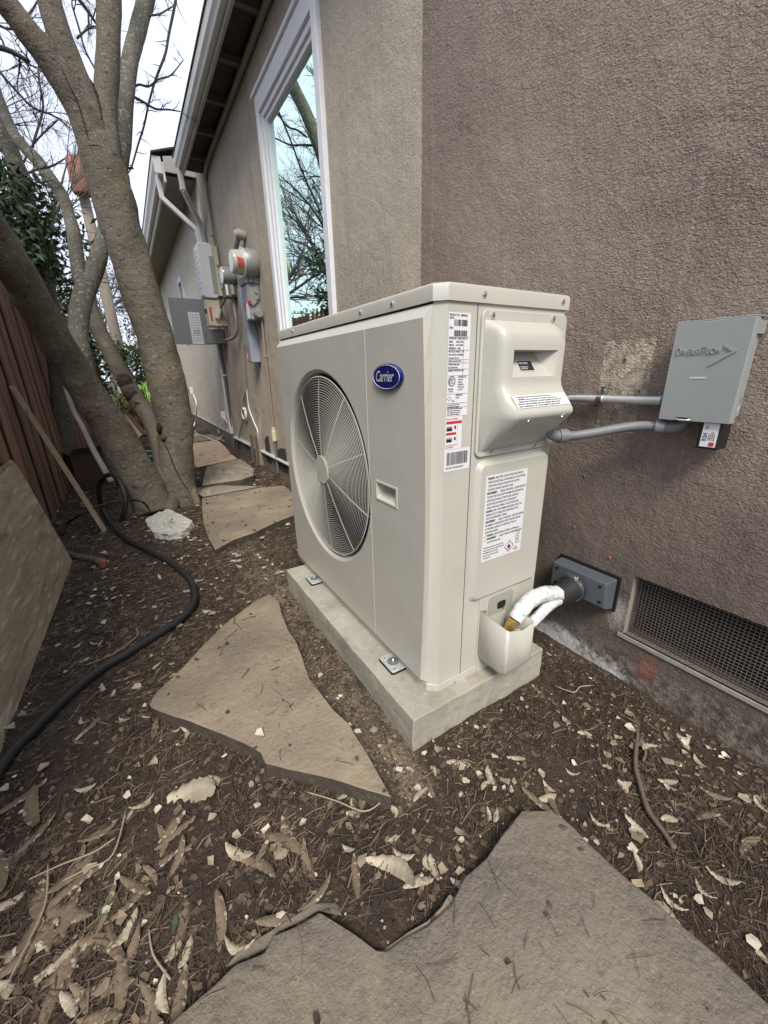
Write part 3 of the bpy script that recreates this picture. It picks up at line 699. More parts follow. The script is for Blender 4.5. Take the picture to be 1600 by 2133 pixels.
    # recess: deep at the top, ramp out at the bottom
    T = [(hx0, .529, .832), (hx1, .529, .832), (hx1, .529, .785), (hx0, .529, .785)]
    D = [(hx0 + .006, .562, .829), (hx1 - .034, .562, .829), (hx1 - .010, .531, .786), (hx0 + .002, .531, .786)]
    quad(bm, T[0], T[1], D[1], D[0]); quad(bm, T[1], T[2], D[2], D[1]); quad(bm, T[2], T[3], D[3], D[2]); quad(bm, T[3], T[0], D[0], D[3]); quad(bm, *D)
    # closing walls at far ends
    bmesh.ops.remove_doubles(bm, verts=bm.verts[:], dist=.0001)
    hood = obj('cover_hood', bm, BEIGE, cov, smooth=42)
    hood['label'] = 'bulging electrical cover with recessed hand hold'
    for (px, py) in ((1027, 656), (1153, 663)): screw(ay(px, py, yS - .0055), nS, cov, .0045)
    for (px, py) in ((1022, 939), (1113, 926)): screw(ay(px, py, yS - .0055), nS, cov, .0036)
    ud = Vector((0, -(.5695 - .4975), .711 - .645)).normalized()   # along the sloping underside, upward
    un = Vector((0, -.66, -.72)).normalized()
    def under(x, k): return Vector((x, .5695 + (.4975 - .5695) * k, .645 + (.711 - .645) * k))
    for x, k in ((.625, .93), (.722, .95)): screw(under(x, k) , un, hood, .0042)
    for x, k in ((.60, .30), (.632, .34), (.665, .38), (.632, .68), (.665, .72), (.697, .76)):
        bm = BM(); c = under(x, k) + un * .0002; uu = Vector((1, 0, 0)); vv_ = ud
        pts = [c + uu * (.0095 * math.cos(2 * math.pi * i / 24)) + vv_ * (.0095 * math.sin(2 * math.pi * i / 24)) for i in range(25)]
        tube(bm, pts, .0005, 4, caps=False); obj('knockout', bm, BEIGE, hood)
    bm = BM()
    for dz in (.0, .006): box(bm, (.632, yS - .0066, .6405 + dz), (.668, yS - .0055, .6425 + dz))
    obj('vent_louvre', bm, BEIGE, cov)
    # stickers on the cover
    def plate(bm, o, u, v, wd, ht, t_=.0004, skew=0.):
        o = Vector(o); u = Vector(u).normalized(); v = Vector(v).normalized(); n_ = u.cross(v)
        p = [o, o + u * wd, o + u * (wd + skew) + v * ht, o + u * skew + v * ht]
        prism(bm, p, n_ * t_)
    # black sticker lying on the ramp of the recess
    rv = (Vector((0, .562, .829)) - Vector((0, .531, .786))).normalized(); ro = Vector((hx0 + .030, .531, .786)) + rv * .010 + Vector((1, 0, 0)).cross(rv) * .0006
    bm = BM(); plate(bm, ro, (1, 0, 0), rv, .042, .0245); s1 = obj('sticker', bm, WHITE_STK, cov)
    bm = BM(); plate(bm, ro + Vector((.0015, 0, 0)) + rv * .0015 + Vector((1, 0, 0)).cross(rv) * .0005, (1, 0, 0), rv, .039, .0215); s2 = obj('sticker_print', bm, INK, s1)
    bm = BM(); bb_ = ro + Vector((1, 0, 0)).cross(rv) * .0012
    text_bm(bm, 'AHRI CERTIFIED', bb_ + Vector((.0035, 0, 0)) + rv * .016, (1, 0, 0), rv, .0052, .68, bold=.0001)
    text_bm(bm, 'www.ahridirectory.org', bb_ + Vector((.0035, 0, 0)) + rv * .0085, (1, 0, 0), rv, .003, .8); text_bm(bm, 'Unitary Heat Pump', bb_ + Vector((.0035, 0, 0)) + rv * .0045, (1, 0, 0), rv, .003, .8)
    obj('sticker_print', bm, WHITE_STK, s1)
    # white warning strip on the lower slope
    lv = (Vector((0, .5230, .760)) - Vector((0, .5000, .730))).normalized(); lo_ = Vector((.592, .5000, .730)) - Vector((0, 0, 0)) + Vector((1, 0, 0)).cross(lv) * .0009 + lv * .001
    bm = BM(); plate(bm, lo_, (1, 0, 0), lv, .153, .027, skew=-.002); s3 = obj('sticker', bm, WHITE_STK, cov)
    bm = BM(); n3 = Vector((1, 0, 0)).cross(lv) * .0008
    for i, tx in enumerate(('WARNING: Before obtaining access to terminals, all supply circuits must be disconnected.', 'AVERTISSEMENT: Avant d\'acceder aux bornes, tous les circuits d\'alimentation doivent etre deconnectes.', 'WARNING: SEPARATE THE POWER SUPPLY CABLES AND THE COMMUNICATION CABLE AT LEAST', 'POWER SUPPLY CABLES FROM COMMUNICATION CABLE. AVERTISSEMENT: SEPAREZ LES CABLES', 'CABLES DE COMMUNICATION DE 1 INCH. EVITER LE CROISEMENT DES CABLES DE PUISSANCE')):
        text_bm(bm, tx, lo_ + n3 + Vector((.009 if i < 3 else .004, 0, 0)) + lv * (.0218 - .0050 * i), (1, 0, 0), lv, .0042, .62 if i < 2 else .66)
    obj('sticker_print', bm, INK, s3)
    bm = BM()
    for i in range(3):
        q = lo_ + n3 + Vector((.003, 0, 0)) + lv * (.0215 - .005 * i); f = bm.faces.new([bm.verts.new(q), bm.verts.new(q + Vector((.004, 0, 0))), bm.verts.new(q + Vector((.002, 0, 0)) + lv * .0038)])
    obj('sticker_print', bm, YELINK, s3)
    # ---- lower embossed panel
    bm = BM(); A = rrect(.570, .796, .292, .624, .018, 5); B = rrect(.578, .788, .301, .615, .014, 5)
    va = [bm.verts.new((u, YA, v)) for u, v in A]; vb = [bm.verts.new((u, YA - .009, v)) for u, v in B]; n_ = len(A)
    for i in range(n_): bm.faces.new((va[i], va[(i + 1) % n_], vb[(i + 1) % n_], vb[i]))
    bm.faces.new(vb); lp = obj('access_panel', bm, BEIGE, hp, bevel=.002, seg=3)
    # ---- stickers on end panel
    def sticker(u0, u1, v0, v1, y=YA - .0003, parent=body):
        bm = BM(); box(bm, (u0, y - .0004, v0), (u1, y, v1)); return obj('sticker', bm, WHITE_STK, parent)
    # warning sheet
    y_ = YA - .0093; st = sticker(.5925, .7195, .394, .592, y_, lp); yy = y_ - .0007
    st['label'] = 'white warning sheet with A2L flame diamond'
    bm = BM(); lines = [(1, 'WARNING', '-RISK OF FIRE -AUXILIARY DEVICES WHICH MAY BE'), (0, '', 'IGNITION SOURCES SHALL NOT BE INSTALLED IN THE DUCTWORK,'), (0, '', 'OTHER THAN AUXILIARY DEVICES LISTED FOR USE WITH'), (0, '', 'THE SPECIFIC APPLIANCE. SEE INSTRUCTIONS.'),
        (1, 'AVERTISSEMENT', '-RISQUE D\'INCENDIE - LES DISPOSITIFS AUX'), (0, '', 'POUVANT ETRE DES SOURCES D\'INFLAMMATION NE DOIVENT PAS'), (0, '', 'ETRE INSTALLES DANS LES CONDUITS D\'AIR, AUTRES QUE'), (0, '', 'LES DISPOSITIFS AUXILIAIRES DONT L\'UTILISATION EST'), (0, '', 'HOMOLOGUEE POUR L\'APPAREIL. VOIR LES INSTRUCTIONS.'),
        (1, 'WARNING', '-RISK OF FIRE FLAMMABLE REFRIGERANT USED. TO BE'), (0, '', 'REPAIRED ONLY BY TRAINED SERVICE PERSONNEL. DO NOT'), (0, '', 'PUNCTURE REFRIGERANT TUBING.'), (1, 'AVERTISSEMENT', '-RISQUE D\'INCENDIE - FLUIDE FRIGORIGENE'), (0, '', 'INFLAMMABLE. LES REPARATIONS DOIVENT ETRE EFFECTUEES PAR'), (0, '', 'DU PERSONNEL QUALIFIE. NE PAS PERCER LES TUYAUX DE'), (0, '', 'FLUIDE FRIGORIGENE.'),
        (1, 'WARNING', 'CANCER AND REPRODUCTIVE HARM - www.P65Warnings.ca.gov'), (1, 'AVERTISSEMENT', 'CANCER ET TROUBLES DE L\'APPAREIL REPRODUCTEUR'), (0, '', 'www.P65Warnings.ca.gov')]
    for i, (b_, a1, a2) in enumerate(lines):
        zz = .5835 - i * .0081; xx = .597 if i < 16 else .604
        if b_: text_bm(bm, a1, (xx, yy, zz), SU, SV, .0068, .62, bold=.00028); xx += .0040 * len(a1) * .74
        text_bm(bm, a2, (xx + .0015, yy, zz), SU, SV, .0066, (.44 if i in (16, 17) else .56) if len(a2) > 40 else .62)
    for i in range(5): text_bm(bm, ('WARNING: Risk of electrical shock can cause injury or death.', 'Disconnect all remote electric power supplies before servicing.', 'AVERTISSEMENT: Risque de choc electrique.', 'Debrancher toutes les sources avant entretien.', 'Follow all safety codes.')[i], (.597, yy, .4255 - i * .0062), SU, SV, .0050, .50)
    text_bm(bm, 'A2L', (.694, yy, .3995), SU, SV, .0125, .78)
    # diamond with flame
    c = Vector((.679, yy, .4135)); 
    obj('sticker_print', bm, INK, st)
    bm = BM(); s_ = .0155
    D_ = [(0, s_), (s_, 0), (0, -s_), (-s_, 0)]
    for i in range(4):
        a_, b2 = D_[i], D_[(i + 1) % 4]; k_ = .84
        quad(bm, (c.x + a_[0], yy, c.z + a_[1]), (c.x + b2[0], yy, c.z + b2[1]), (c.x + b2[0] * k_, yy, c.z + b2[1] * k_), (c.x + a_[0] * k_, yy, c.z + a_[1] * k_))
    obj('sticker_print', bm, REDINK, st)
    bm = BM(); fl_ = [(-.004, -.0045), (.004, -.0045), (.0052, 0), (.003, .004), (.002, .001), (.0004, .0075), (-.002, .002), (-.0035, .004), (-.005, 0)]
    bm.faces.new([bm.verts.new((c.x + u, yy, c.z + v)) for u, v in fl_]); box(bm, (c.x - .006, yy - .0001, c.z - .0075), (c.x + .006, yy, c.z - .0062))
    for (ox, oz) in ((.704, .437), (.702, .426), (.704, .4155)):      # little manual icons
        for r_ in ((0, 0, .012, .0008), (0, .0075, .012, .0083), (0, 0, .0008, .008), (.0055, 0, .0063, .008), (.0115, 0, .0123, .0083)):
            box(bm, (ox + r_[0] - .004, yy - .0001, oz + r_[1]), (ox + r_[2] - .004, yy, oz + r_[3]))
    obj('sticker_print', bm, INK, st)
    bm = BM()
    for zz in (.4520, .4440): bm.faces.new([bm.verts.new(q) for q in ((.5945, yy, zz), (.6015, yy, zz), (.598, yy, zz + .0065))])
    obj('sticker_print', bm, YELINK, st)
    # rating sticker (long)
    st = sticker(.488, .5385, .7195, .8935); yy = YA - .0011; bm = BM(); st['label'] = 'long rating plate sticker with ETL mark'
    rnd = random.Random(5)
    def bars(bm, u0, u1, v0, v1):
        u = u0
        while u < u1:
            wd = rnd.choice((.0005, .0008, .0012, .0016)); box(bm, (u, yy - .0001, v0), (min(u + wd, u1), yy, v1)); u += wd + rnd.choice((.0005, .0008, .0012))
    text_bm(bm, 'PRODUCT NO.  38MARBQ', (.4895, yy, .8880), SU, SV, .0048, .72); text_bm(bm, 'MODEL', (.4895, yy, .8835), SU, SV, .0044, .72); bars(bm, .5005, .5305, .8725, .8825)
    text_bm(bm, 'SERIAL', (.4895, yy, .8680), SU, SV, .0044, .72); bars(bm, .5005, .5305, .8560, .8655)
    rows = ('POWER SUPPLY   208/230V 60Hz 1PH', 'DESIGN          HIGH 550 PSIG', 'PRESSURE       LOW 240 PSIG', 'REFRIGERANT    R-454B', 'MIN. CIRCUIT AMPACITY   20A', 'MAX. FUSE OR CKT BREAKER', 'Compressor RLA 14.5', 'Outdoor fan motor FLA 0.8', 'Additional charge supply', 'Max. allowable static', 'DEGREE OF PROTECTION  IPX4')
    for i, r_ in enumerate(rows): text_bm(bm, r_, (.4895, yy, .8510 - i * .0053), SU, SV, .0042, .62)
    for zz in (.8545, .8335, .8175, .8120, .8015, .7905): box(bm, (.489, yy - .0001, zz), (.5375, yy, zz + .0004))
    for uu in (.5235,): box(bm, (uu, yy - .0001, .7905), (uu + .0004, yy, .8545))
    cc = (.4985, .7810)
    for rr_, tt in ((.0088, .0010), (.0066, .0005)):
        for i in range(28):
            a0, a1 = 2 * math.pi * i / 28, 2 * math.pi * (i + 1) / 28
            quad(bm, (cc[0] + rr_ * math.cos(a0), yy, cc[1] + rr_ * math.sin(a0)), (cc[0] + rr_ * math.cos(a1), yy, cc[1] + rr_ * math.sin(a1)), (cc[0] + (rr_ - tt) * math.cos(a1), yy, cc[1] + (rr_ - tt) * math.sin(a1)), (cc[0] + (rr_ - tt) * math.cos(a0), yy, cc[1] + (rr_ - tt) * math.sin(a0)))
    text_bm(bm, 'ETL', (cc[0] - .0062, yy, cc[1] - .0036), SU, SV, .0110, .62, bold=.0002); text_bm(bm, 'Intertek', (.4900, yy, .7665), SU, SV, .0052, .75); text_bm(bm, '3191595', (.4915, yy, .7622), SU, SV, .0040, .75)
    for i, r_ in enumerate(('CONFORMS TO UL', 'STD. 60335-1', '60335-2-40', 'CERTIFIED TO', 'CSA STD. C22.2', 'No. 60335-1')): text_bm(bm, r_, (.5130, yy, .7870 - i * .0044), SU, SV, .0038, .62)
    text_bm(bm, 'REFRIGERANT', (.5090, yy, .7555), SU, SV, .0038, .7); text_bm(bm, 'R-454B', (.5090, yy, .7510), SU, SV, .0038, .7); text_bm(bm, 'A2L', (.5000, yy, .7450), SU, SV, .0055, .7)
    for i, r_ in enumerate(('Short-circuit current 5.0 kA rms', 'symmetrical 240 V maximum', 'LEAK DETECTION SYSTEM installed.', 'Unit must be powered except for', 'service. Refrigerant sensors must', 'only be replaced with appliance')): text_bm(bm, r_, (.4895, yy, .7390 - i * .0035), SU, SV, .0032, .74)
    for zz in (.7590, .7425, .7350): box(bm, (.489, yy - .0001, zz), (.5375, yy, zz + .0004))
    obj('sticker_print', bm, INK, st)
    bm = BM(); cx_, cz2 = .4938, .7510; s_ = .0048
    for i in range(4):
        a_, b2 = D_[i], D_[(i + 1) % 4]; q = s_ / .0155; k_ = .75
        quad(bm, (cx_ + a_[0] * q, yy, cz2 + a_[1] * q), (cx_ + b2[0] * q, yy, cz2 + b2[1] * q), (cx_ + b2[0] * q * k_, yy, cz2 + b2[1] * q * k_), (cx_ + a_[0] * q * k_, yy, cz2 + a_[1] * q * k_))
    obj('sticker_print', bm, REDINK, st)
    # red/white sticker
    st = sticker(.487, .5275, .6575, .7190); bm = BM(); st['label'] = 'white and red wiring sticker'
    for (z0, z1, x1_) in ((.7055, .7105, .5265), (.6850, .6895, .5135)): box(bm, (.4885, yy - .0001, z0), (x1_, yy, z1))
    text_bm(bm, 'Please refer to the installation', (.4885, yy, .7135), SU, SV, .0038, .6); 
    for i in range(2): text_bm(bm, ('It is strictly forbidden to connect the wires', 'across the wrong terminals.')[i], (.4885, yy, .6645 - i * .0038), SU, SV, .0034, .48)
    obj('sticker_print', bm, REDINK, st); bm = BM()
    for z0 in (.6925, .6715):
        box(bm, (.4895, yy - .0001, z0), (.5030, yy, z0 + .0055)); 
        for i in range(5): box(bm, (.4900 + i * .0028, yy - .0001, z0 + .0058), (.4915 + i * .0028, yy, z0 + .0085))
        box(bm, (.5085, yy - .0001, z0 + .003), (.5125, yy, z0 + .0090)); box(bm, (.5160, yy - .0001, z0 - .001), (.5163, yy, z0 + .0115))
    obj('sticker_print', bm, INK, st)
    st = sticker(.4862, .5510, .6145, .6570); bm = BM(); st['label'] = 'large barcode sticker'
    bars(bm, .4915, .5450, .6270, .6515); text_bm(bm, 'S/N: 54CXC122D1D40-80-00178', (.4905, yy, .6195), SU, SV, .0052, .62); obj('sticker_print', bm, INK, st)
    # ---- pipe cover (lower right)
    bm = BM(); fl = rrect(.604, .735, .080, .300, .016); prism(bm, [(u, YA + .0005, v) for u, v in fl], (0, -.004, 0)); pf = obj('valve_plate', bm, BEIGE, hp, bevel=.002, seg=3)
    bm = BM(); fl = rrect(.632, .716, .236, .288, .012); prism(bm, [(u, YA - .0035, v) for u, v in fl], (0, -.0015, 0)); obj('valve_opening', bm, mat('opening_shadow', (.34, .33, .29), .6), pf)
    bm = BM(); fl = rrect(.662, .690, .246, .266, .006); prism(bm, [(u, YA - .005, v) for u, v in fl], (0, -.001, 0)); obj('valve_opening', bm, DARK, pf)
    screw(ay(1047, 1265, YA - .004), nS, pf, .0035, False); 
    bm = BM(); t_ = .003; x0, x1, yf, z0 = .607, .698, .487, .122
    # outer + inner shells of an open-topped bucket
    zL, zR = .262, .230
    P = {'a': (x0, YA - .004, .262), 'b': (x0, yf + .008, .256), 'b2': (x0 + .006, yf, .252), 'c': (x0 + .050, yf, .238), 'd': (x1 - .006, yf, .246), 'd2': (x1, yf + .008, .246), 'e': (x1, YA - .004, .246)}
    top = [P['a'], (x0, yf, .254), P['c'], (x1, yf, .246), P['e']]
    def low_(p):
        return (p[0], p[1] + (.004 if p[1] < .5 else 0), z0)
    vt = [bm.verts.new(p) for p in top]; vm = [bm.verts.new((p[0], p[1], z0 + .02)) for p in top]; vb = [bm.verts.new((p[0] + (.006 if p[0] < .63 else -.006 if p[0] > .70 else 0), p[1] + (.012 if p[1] < .53 else 0), z0)) for p in top]
    for A_, B_ in ((vt, vm), (vm, vb)):
        for i in range(len(top) - 1): bm.faces.new((A_[i], A_[i + 1], B_[i + 1], B_[i]))
    bm.faces.new(vb)
    bk = obj('pipe_cover', bm, BEIGE, hp, bevel=.007, seg=3); sd = bk.modifiers.new('s', 'SOLIDIFY'); sd.thickness = .003; sd.offset = 0
    screw((x0 + .008, YA - .012, .262), (-1, 0, 0), bk, .0035, False)
    # ---- mounting feet
    for (yc) in (.712, 1.243):
        bm = BM(); fl = rrect(.4225, .472, yc - .035, yc + .035, .007); prism(bm, [(u, v, .0805) for u, v in fl], (0, 0, .006)); ft = obj('mounting_foot', bm, BLACK, hp, bevel=.001)
        bm = BM(); fl = rrect(.424, .474, yc - .034, yc + .034, .007); prism(bm, [(u, v, .087) for u, v in fl], (0, 0, .0035)); f2 = obj('foot_bracket', bm, STEEL, ft, bevel=.0015)
        bm = BM(); cyl(bm, (.447, yc, .0906), (.447, yc, .0925), .0145, n=24); f3 = obj('washer', bm, METERD, ft, smooth=40)
        bm = BM(); cyl(bm, (.447, yc, .0926), (.447, yc, .098), .0065, n=6); cyl(bm, (.447, yc, .098), (.447, yc, .103), .003, n=8); obj('bolt', bm, ZINC, ft)
        for dy in (-.024, .024): bm = BM(); cyl(bm, (.436, yc + dy, .0905), (.436, yc + dy, .0908), .0022, n=8); obj('bolt_hole', bm, DARK, ft)
build_unit()

# ================================================================== LINE SET, WALL PLATE
def build_lineset():
    p = thing('line_set_cover_plate', 'dark grey wall plate with black rubber boot and hose clamp beside the vent', 'pipe cover plate', (.95, .52, .26))
    bm = BM(); A = [(.905, .600, .296), (.905, .448, .296), (.905, .442, .226), (.905, .600, .226)]; B = [(.952, .606, .296), (.952, .446, .296), (.952, .446, .208), (.952, .606, .208)]
    va = [bm.verts.new(q) for q in A]; vb = [bm.verts.new(q) for q in B]; bm.faces.new(va); bm.faces.new(vb[::-1])
    for i in range(4): bm.faces.new((va[i], va[(i + 1) % 4], vb[(i + 1) % 4], vb[i]))
    obj('plate', bm, PLATE, p, bevel=.004, seg=3)
    bm = BM(); box(bm, (.9525, .441, .203), (.9585, .611, .301)); obj('gasket', bm, BLACK, p)
    for y, z in ((.584, .282), (.462, .282), (.458, .240), (.584, .240)):
        bm = BM(); cyl(bm, (.9045, y, z), (.9035, y, z), .0045, n=12); obj('screw_hole', bm, DARK, p)
    bm = BM(); tube(bm, [(.904, .527, .252), (.885, .528, .250), (.862, .529, .246), (.838, .530, .246)], [.0335, .0325, .031, .027], 24, 3); obj('rubber_boot', bm, RUBBER, p, smooth=50)
    bm = BM(); tube(bm, [(.896, .5275, .251), (.886, .528, .250)], [.0352, .0348], 28); c = obj('hose_clamp', bm, ZINC, p, smooth=40)
    bm = BM(); box(bm, (.882, .518, .282), (.900, .536, .290)); cyl(bm, (.891, .545, .287), (.891, .512, .287), .0045, n=10); obj('clamp_screw', bm, ZINC, c, bevel=.001)
    def wrap(name, pts, r, lab):
        bm = BM(); tube(bm, pts, r, 20, 8, wob=.13, wscale=85); o = obj(name, bm, WRAP, smooth=60); tag(o, lab, 'insulated pipe', 'insulated refrigerant pipes'); return o
    a = wrap('insulated_pipe', [(.678, .528, .236), (.700, .527, .258), (.730, .527, .272), (.775, .528, .272), (.820, .529, .258), (.848, .529, .250)], [.0175, .0185, .019, .019, .0185, .019], 'thicker white wrapped refrigerant pipe with brass nut at its end')
    b = wrap('insulated_pipe', [(.690, .540, .170), (.715, .520, .205), (.745, .515, .226), (.780, .518, .236), (.815, .522, .236), (.845, .526, .234)], [.012, .0125, .0125, .0125, .012, .012], 'thinner white wrapped refrigerant pipe curving below the thicker one')
    bm = BM(); tube(bm, [(.664, .531, .219), (.676, .529, .234)], [.0125, .0125], 6); tube(bm, [(.655, .533, .206), (.664, .531, .219)], [.009, .010], 10); obj('brass_nut', bm, BRASS, a)
build_lineset()

# ================================================================== DISCONNECT BOX, CONDUITS
def build_disconnect():
    t = thing('disconnect_box', 'grey metal electrical disconnect box mounted on the brown stucco wall', 'electrical box', (.96, .35, .78))
    y0, y1 = .2885, .4055; z0, z1 = .697, .872
    bm = BM(); box(bm, (.912, .2965, .705), (.9585, .4000, .866)); bd = obj('enclosure', bm, BOXG, t, bevel=.002)
    bm = BM(); box(bm, (.900, y0, z0), (.9065, y1, z1)); box(bm, (.9005, y0, z1 + .0002), (.952, y1, z1 + .0025)); 
    box(bm, (.9066, y0, z0), (.920, y0 + .002, z1 - .0005)); box(bm, (.9066, y1 - .002, z0), (.920, y1, z1 - .0005))
    dr = obj('door', bm, BOXG, t, bevel=.0012)
    bm = BM(); box(bm, (.914, .2905, .846), (.958, .2960, .868)); obj('hood', bm, BOXG, t, bevel=.001)
    u0 = y1 - .006
    bm = BM(); X = .8996
    # raised lettering, small caps
    x = y1 - .0085
    def put(s, y, size, sx=.8): text_bm(bm, s, (X, y, .8165), FU, FV, size, sx, extr=.0013, bold=.00006)
    for ch, p0, p1, big in (('D', 1411.6, 1421, 1), ('I', 1423, 1425.2, 0), ('V', 1426.6, 1434.4, 0), ('E', 1436, 1441.4, 0), ('R', 1443.2, 1450, 0), ('S', 1451.6, 1458.6, 0), ('I', 1460.4, 1462.6, 0), ('T', 1464, 1474.6, 1), ('E', 1476, 1481.4, 0), ('C', 1482.8, 1490, 0), ('H', 1492, 1500, 0)):
        sz = .0190 if big else .0140; ad = dict(D=.68, I=.20, V=.66, E=.52, R=.62, S=.52, T=.60, C=.60, H=.60)[ch]
        put(ch, .397 - (p0 - 1410) * .000755 + .0005, sz, (p1 - p0) * .000755 / (ad * sz))
    arrow = [(.3235, .8310), (.3035, .8195), (.3410, .7945), (.3400, .7985), (.3105, .8190), (.3225, .8265)]
    prism(bm, [(X, a, b) for a, b in arrow], (-.0014, 0, 0))
    obj('raised_lettering', bm, BOXG, dr)
    bm = BM(); box(bm, (X - .0003, .3405, .7745), (X, .3660, .7772)); obj('door_slot', bm, mat('slot_pale', (.6, .62, .62), .5), dr)
    bm = BM(); box(bm, (X - .0003, .3480, .6985), (X, .3745, .7035)); hs = obj('hasp_slot', bm, DARK, dr)
    bm = BM(); tube(bm, [(X - .001, .3735, .7005), (X - .005, .368, .6995), (X - .005, .355, .6995), (X - .001, .3495, .7005)], .0014, 6, 3); obj('hasp', bm, STEEL, dr)
    for z in (.846, .805, .735):
        bm = BM(); cyl(bm, (.935 - (z < .8) * .006, .2966, z), (.935 - (z < .8) * .006, .2950, z), .0026, n=10); obj('screw', bm, ZINC, bd, smooth=40)
    bm = BM()
    for r in (.014, .0095):
        pts = [(.938 + r * math.cos(2 * math.pi * i / 28), .2962, .728 + r * math.sin(2 * math.pi * i / 28)) for i in range(29)]; tube(bm, pts, .0006, 4, caps=False)
    obj('knockout', bm, BOXG, bd)
    # surge protector hanging below
    s = thing('surge_protector', 'small black surge protector hanging under the grey disconnect box', 'surge protector', (.93, .318, .69))
    bm = BM(); box(bm, (.908, .300, .647), (.950, .335, .7035)); bo = obj('housing', bm, BLACK, s, bevel=.002)
    bm = BM(); box(bm, (.9072, .3035, .652), (.9078, .3285, .696)); st = obj('sticker', bm, WHITE_STK, s)
    bm = BM(); text_bm(bm, 'RSH', (.9068, .3195, .6625), (0, 0, 1), (0, 1, 0), .0100, .85, bold=.0002); 
    obj('sticker_print', bm, mat('blue_ink', (.03, .05, .3), .5), st)
    bm = BM(); text_bm(bm, '-50', (.9068, .3195, .6820), (0, 0, 1), (0, 1, 0), .0085, .8)
    for i in range(4): text_bm(bm, ('TYPE 2 SPD', '120/240V 1PH', 'UL 1449 LISTED', '50kA 60Hz')[i], (.9068, .3155 - i * .0028, .664), (0, 0, 1), (0, 1, 0), .0026, .9)
    obj('sticker_print', bm, INK, st)
    bm = BM(); box(bm, (.9066, .3060, .654), (.9068, .3140, .661)); obj('sticker_print', bm, REDINK, st)
    # rigid conduit
    c = thing('rigid_conduit', 'straight galvanised metal conduit strapped to the brown wall', 'conduit', (.945, .53, .73))
    bm = BM(); tube(bm, [(.943, .408, .7300), (.943, .50, .7275), (.943, .60, .7265), (.943, .64, .7240), (.935, .67, .716), (.915, .70, .700), (.88, .72, .67), (.86, .73, .62)], .0092, 14, 4); obj('pipe', bm, STEEL, c, smooth=60)
    bm = BM(); cyl(bm, (.943, .402, .730), (.943, .418, .7298), .0125, n=6); cyl(bm, (.943, .418, .7298), (.943, .424, .7297), .0112, n=16); obj('connector', bm, TEAL, c)
    bm = BM(); tube(bm, [(.943, .549, .7272), (.943, .563, .7270)], .0122, 16); box(bm, (.948, .549, .736), (.955, .563, .756)); st_ = obj('strap', bm, ZINC, c, bevel=.001)
    bm = BM(); cyl(bm, (.955, .556, .746), (.944, .556, .746), .0052, n=6); obj('screw', bm, ZINC, st_)
    # flexible conduit
    c = thing('flexible_conduit', 'grey flexible conduit running from the heat pump to the disconnect box', 'conduit', (.86, .48, .68))
    P = [ay(1165, 906, .515), ay(1190, 908, .50), ay(1240, 903, .475), ay(1290, 893, .450), ay(1340, 888, .425), ay(1375, 889, .408)]
    fit = []
    pts = []
    for (px, py, x) in ((1172, 908, .785), (1200, 907, .81), (1245, 900, .845), (1290, 892, .88), (1335, 887, .905), (1378, 889, .918)):
        pts.append(ax(px, py, x))
    bm = BM(); tube(bm, pts, .0098, 14, 5); obj('tubing', bm, CONDG, c, smooth=60)
    a = pts[0]; d = (pts[1] - pts[0]).normalized()
    bm = BM(); tube(bm, [a - d * .008, a + d * .008], .0150, 16); tube(bm, [a + d * .008, a + d * .013], .0125, 16); 
    e0 = a - d * .008; k = [e0, e0 - d * .012 + Vector((0, 0, .002)), e0 - d * .022 + Vector((-.004, 0, .012)), Vector((.722, e0.y + .003, .690)), Vector((.715, .53, .705))]
    tube(bm, [k[0], k[1], k[2], k[3], k[4]], [.0125, .0120, .0118, .0115, .0115], 14, 4); obj('fitting', bm, CONDG, c, smooth=45)
    a = pts[-1]; d = (pts[-1] - pts[-2]).normalized()
    bm = BM(); tube(bm, [a - d * .010, a + d * .006], .0155, 16); tube(bm, [a + d * .006, a + d * .018 + Vector((0, 0, 0)), a + d * .032 + Vector((.002, 0, .006)), a + d * .040 + Vector((.004, 0, .022))], [.0125, .0125, .0125, .0125], 14, 4); obj('fitting', bm, CONDG, c, smooth=45)
build_disconnect()
